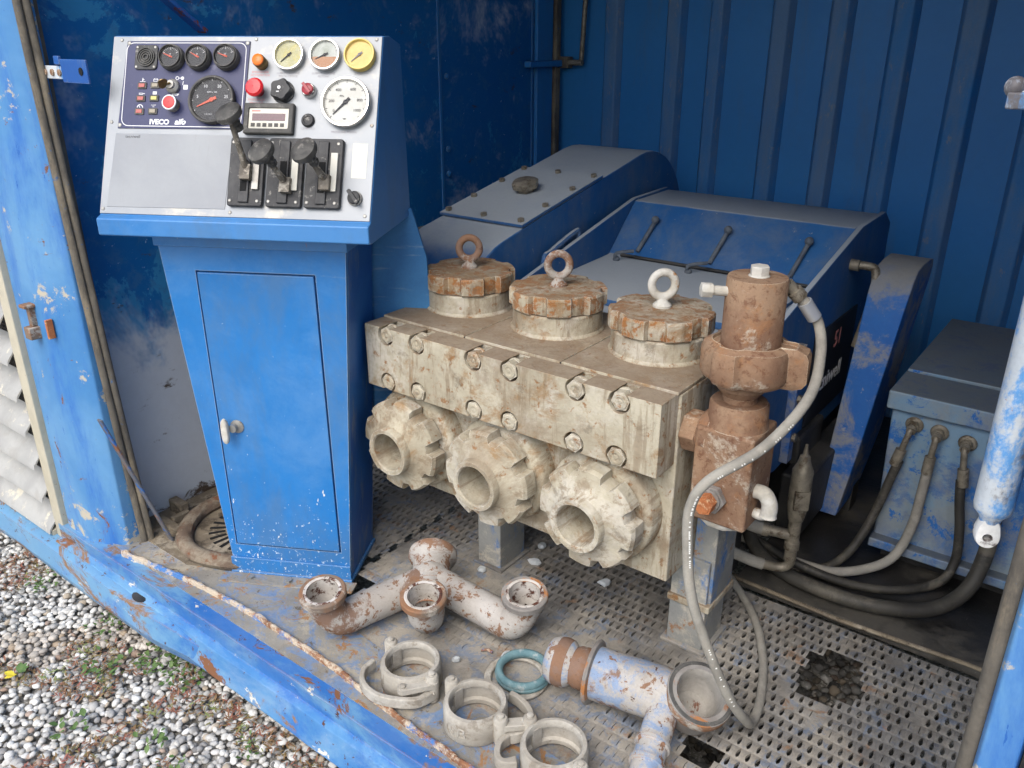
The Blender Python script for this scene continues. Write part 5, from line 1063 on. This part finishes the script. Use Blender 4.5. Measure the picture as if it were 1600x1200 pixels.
# ------------------------------------------------------------------ weeds in the gravel
MT['leaf'] = worn('weed_leaf', (0.08, 0.15, 0.04, 1), (0.13, 0.20, 0.06, 1), 30, rough=.6, bump=.1, fine=0)
MT['leaf_red'] = worn('red_weed', S(150, 96, 84), S(128, 108, 70), 25, [dict(col=S(126, 140, 84), scale=12, thr=.58, soft=.05)], rough=.8, bump=0, fine=0)
MT['leaf_yel'] = plain('yellow_leaf', S(214, 196, 60), .6)
def leafmesh(mb, x, y, z, ln, w, az, el, curl=.3):
    M_ = T(x, y, z) @ RZ(az) @ RY(-el)
    ps = [(0, .12), (.3, .8), (.55, 1), (.8, .65), (1, .05)]
    k = len(mb.v); 
    for t_, q in ps:
        zz = -curl * ln * t_ * t_
        mb.v += [tuple(M_ @ Vector((t_ * ln, -q * w, zz + .15 * w))), tuple(M_ @ Vector((t_ * ln, 0, zz))), tuple(M_ @ Vector((t_ * ln, q * w, zz + .15 * w)))]
    for i in range(len(ps) - 1):
        a = k + i * 3; mb.f += [(a, a + 1, a + 4, a + 3), (a + 1, a + 2, a + 5, a + 4)]
def weed(x, y, n, size, label, seed, spread=.05):
    r2 = random.Random(seed); t = thing('weed', label, 'weed', T(x, y, GZ), 'green weeds in the gravel'); mb = MB()
    for i in range(n):
        a, r_ = r2.uniform(0, 360), spread * math.sqrt(r2.random()); s = size * r2.uniform(.5, 1.1)
        leafmesh(mb, x + r_ * math.cos(R(a)), y + r_ * math.sin(R(a)), GZ + .015 + r2.random() * .03, s, s * r2.uniform(.22, .4), r2.uniform(0, 360), r2.uniform(5, 60))
    tag(build(mb, 'leaf_cluster', 'leaf', t), kind='stuff')
# (x, y) at ground level
weed(-1.98, .925, 110, .017, 'largest green weed clump under the sill edge', 1, .075)
weed(-1.87, .915, 70, .017, 'green weed clump under the sill, right of the largest one', 2, .07)
weed(-2.25, .90, 50, .016, 'green weed clump under the rust patch of the base rail', 3, .06)
weed(-2.62, .88, 40, .018, 'small green weed below the louvred panel', 4, .05)
weed(-2.07, .80, 34, .022, 'sparse green weed in the pebbles left of the largest clump', 5, .07)
weed(-1.93, .62, 18, .022, 'little green sprig in the middle of the pebbles', 6, .04)
weed(-1.72, .72, 14, .022, 'green sprig halfway between sill and lower picture edge', 7, .04)
weed(-1.60, .70, 14, .018, 'green sprig nearest the lower picture edge', 8, .04)
weed(-1.50, .86, 14, .016, 'green sprig in the dark pebbles at the sill bottom', 9, .04)
yl = thing('yellow_leaf_weed', 'bright yellow and green weed leaf at far left', 'weed', T(-2.24, .62, GZ))
mb = MB(); leafmesh(mb, -2.24, .62, GZ + .03, .035, .010, 200, 20); leafmesh(mb, -2.24, .625, GZ + .03, .030, .010, 240, 10); build(mb, 'yellow_leaf', 'leaf_yel', yl)
mb = MB(); [leafmesh(mb, -2.25, .635, GZ + .025, .03, .010, a, 40) for a in (60, 100, 140, 20)]; build(mb, 'green_leaf', 'leaf', yl)
mb = MB(); r2 = random.Random(5); cnt = 0
while cnt < 7000:
    x, y = r2.uniform(-3.4, -1.2), r2.uniform(.1, .95)
    if mnoise.noise(Vector((x * 2.6, y * 2.6, 9))) + .35 * mnoise.noise(Vector((x * 9, y * 9, 4))) < .10: continue
    s = r2.uniform(.010, .022); leafmesh(mb, x, y, GZ + .006 + .016 * r2.random(), s, s * .13, r2.uniform(0, 360), r2.uniform(0, 50)); cnt += 1
o = build(mb, 'ground_cover', 'leaf_red'); tag(o, 'dry reddish ground cover creeping between the pebbles', 'ground cover', kind='stuff')
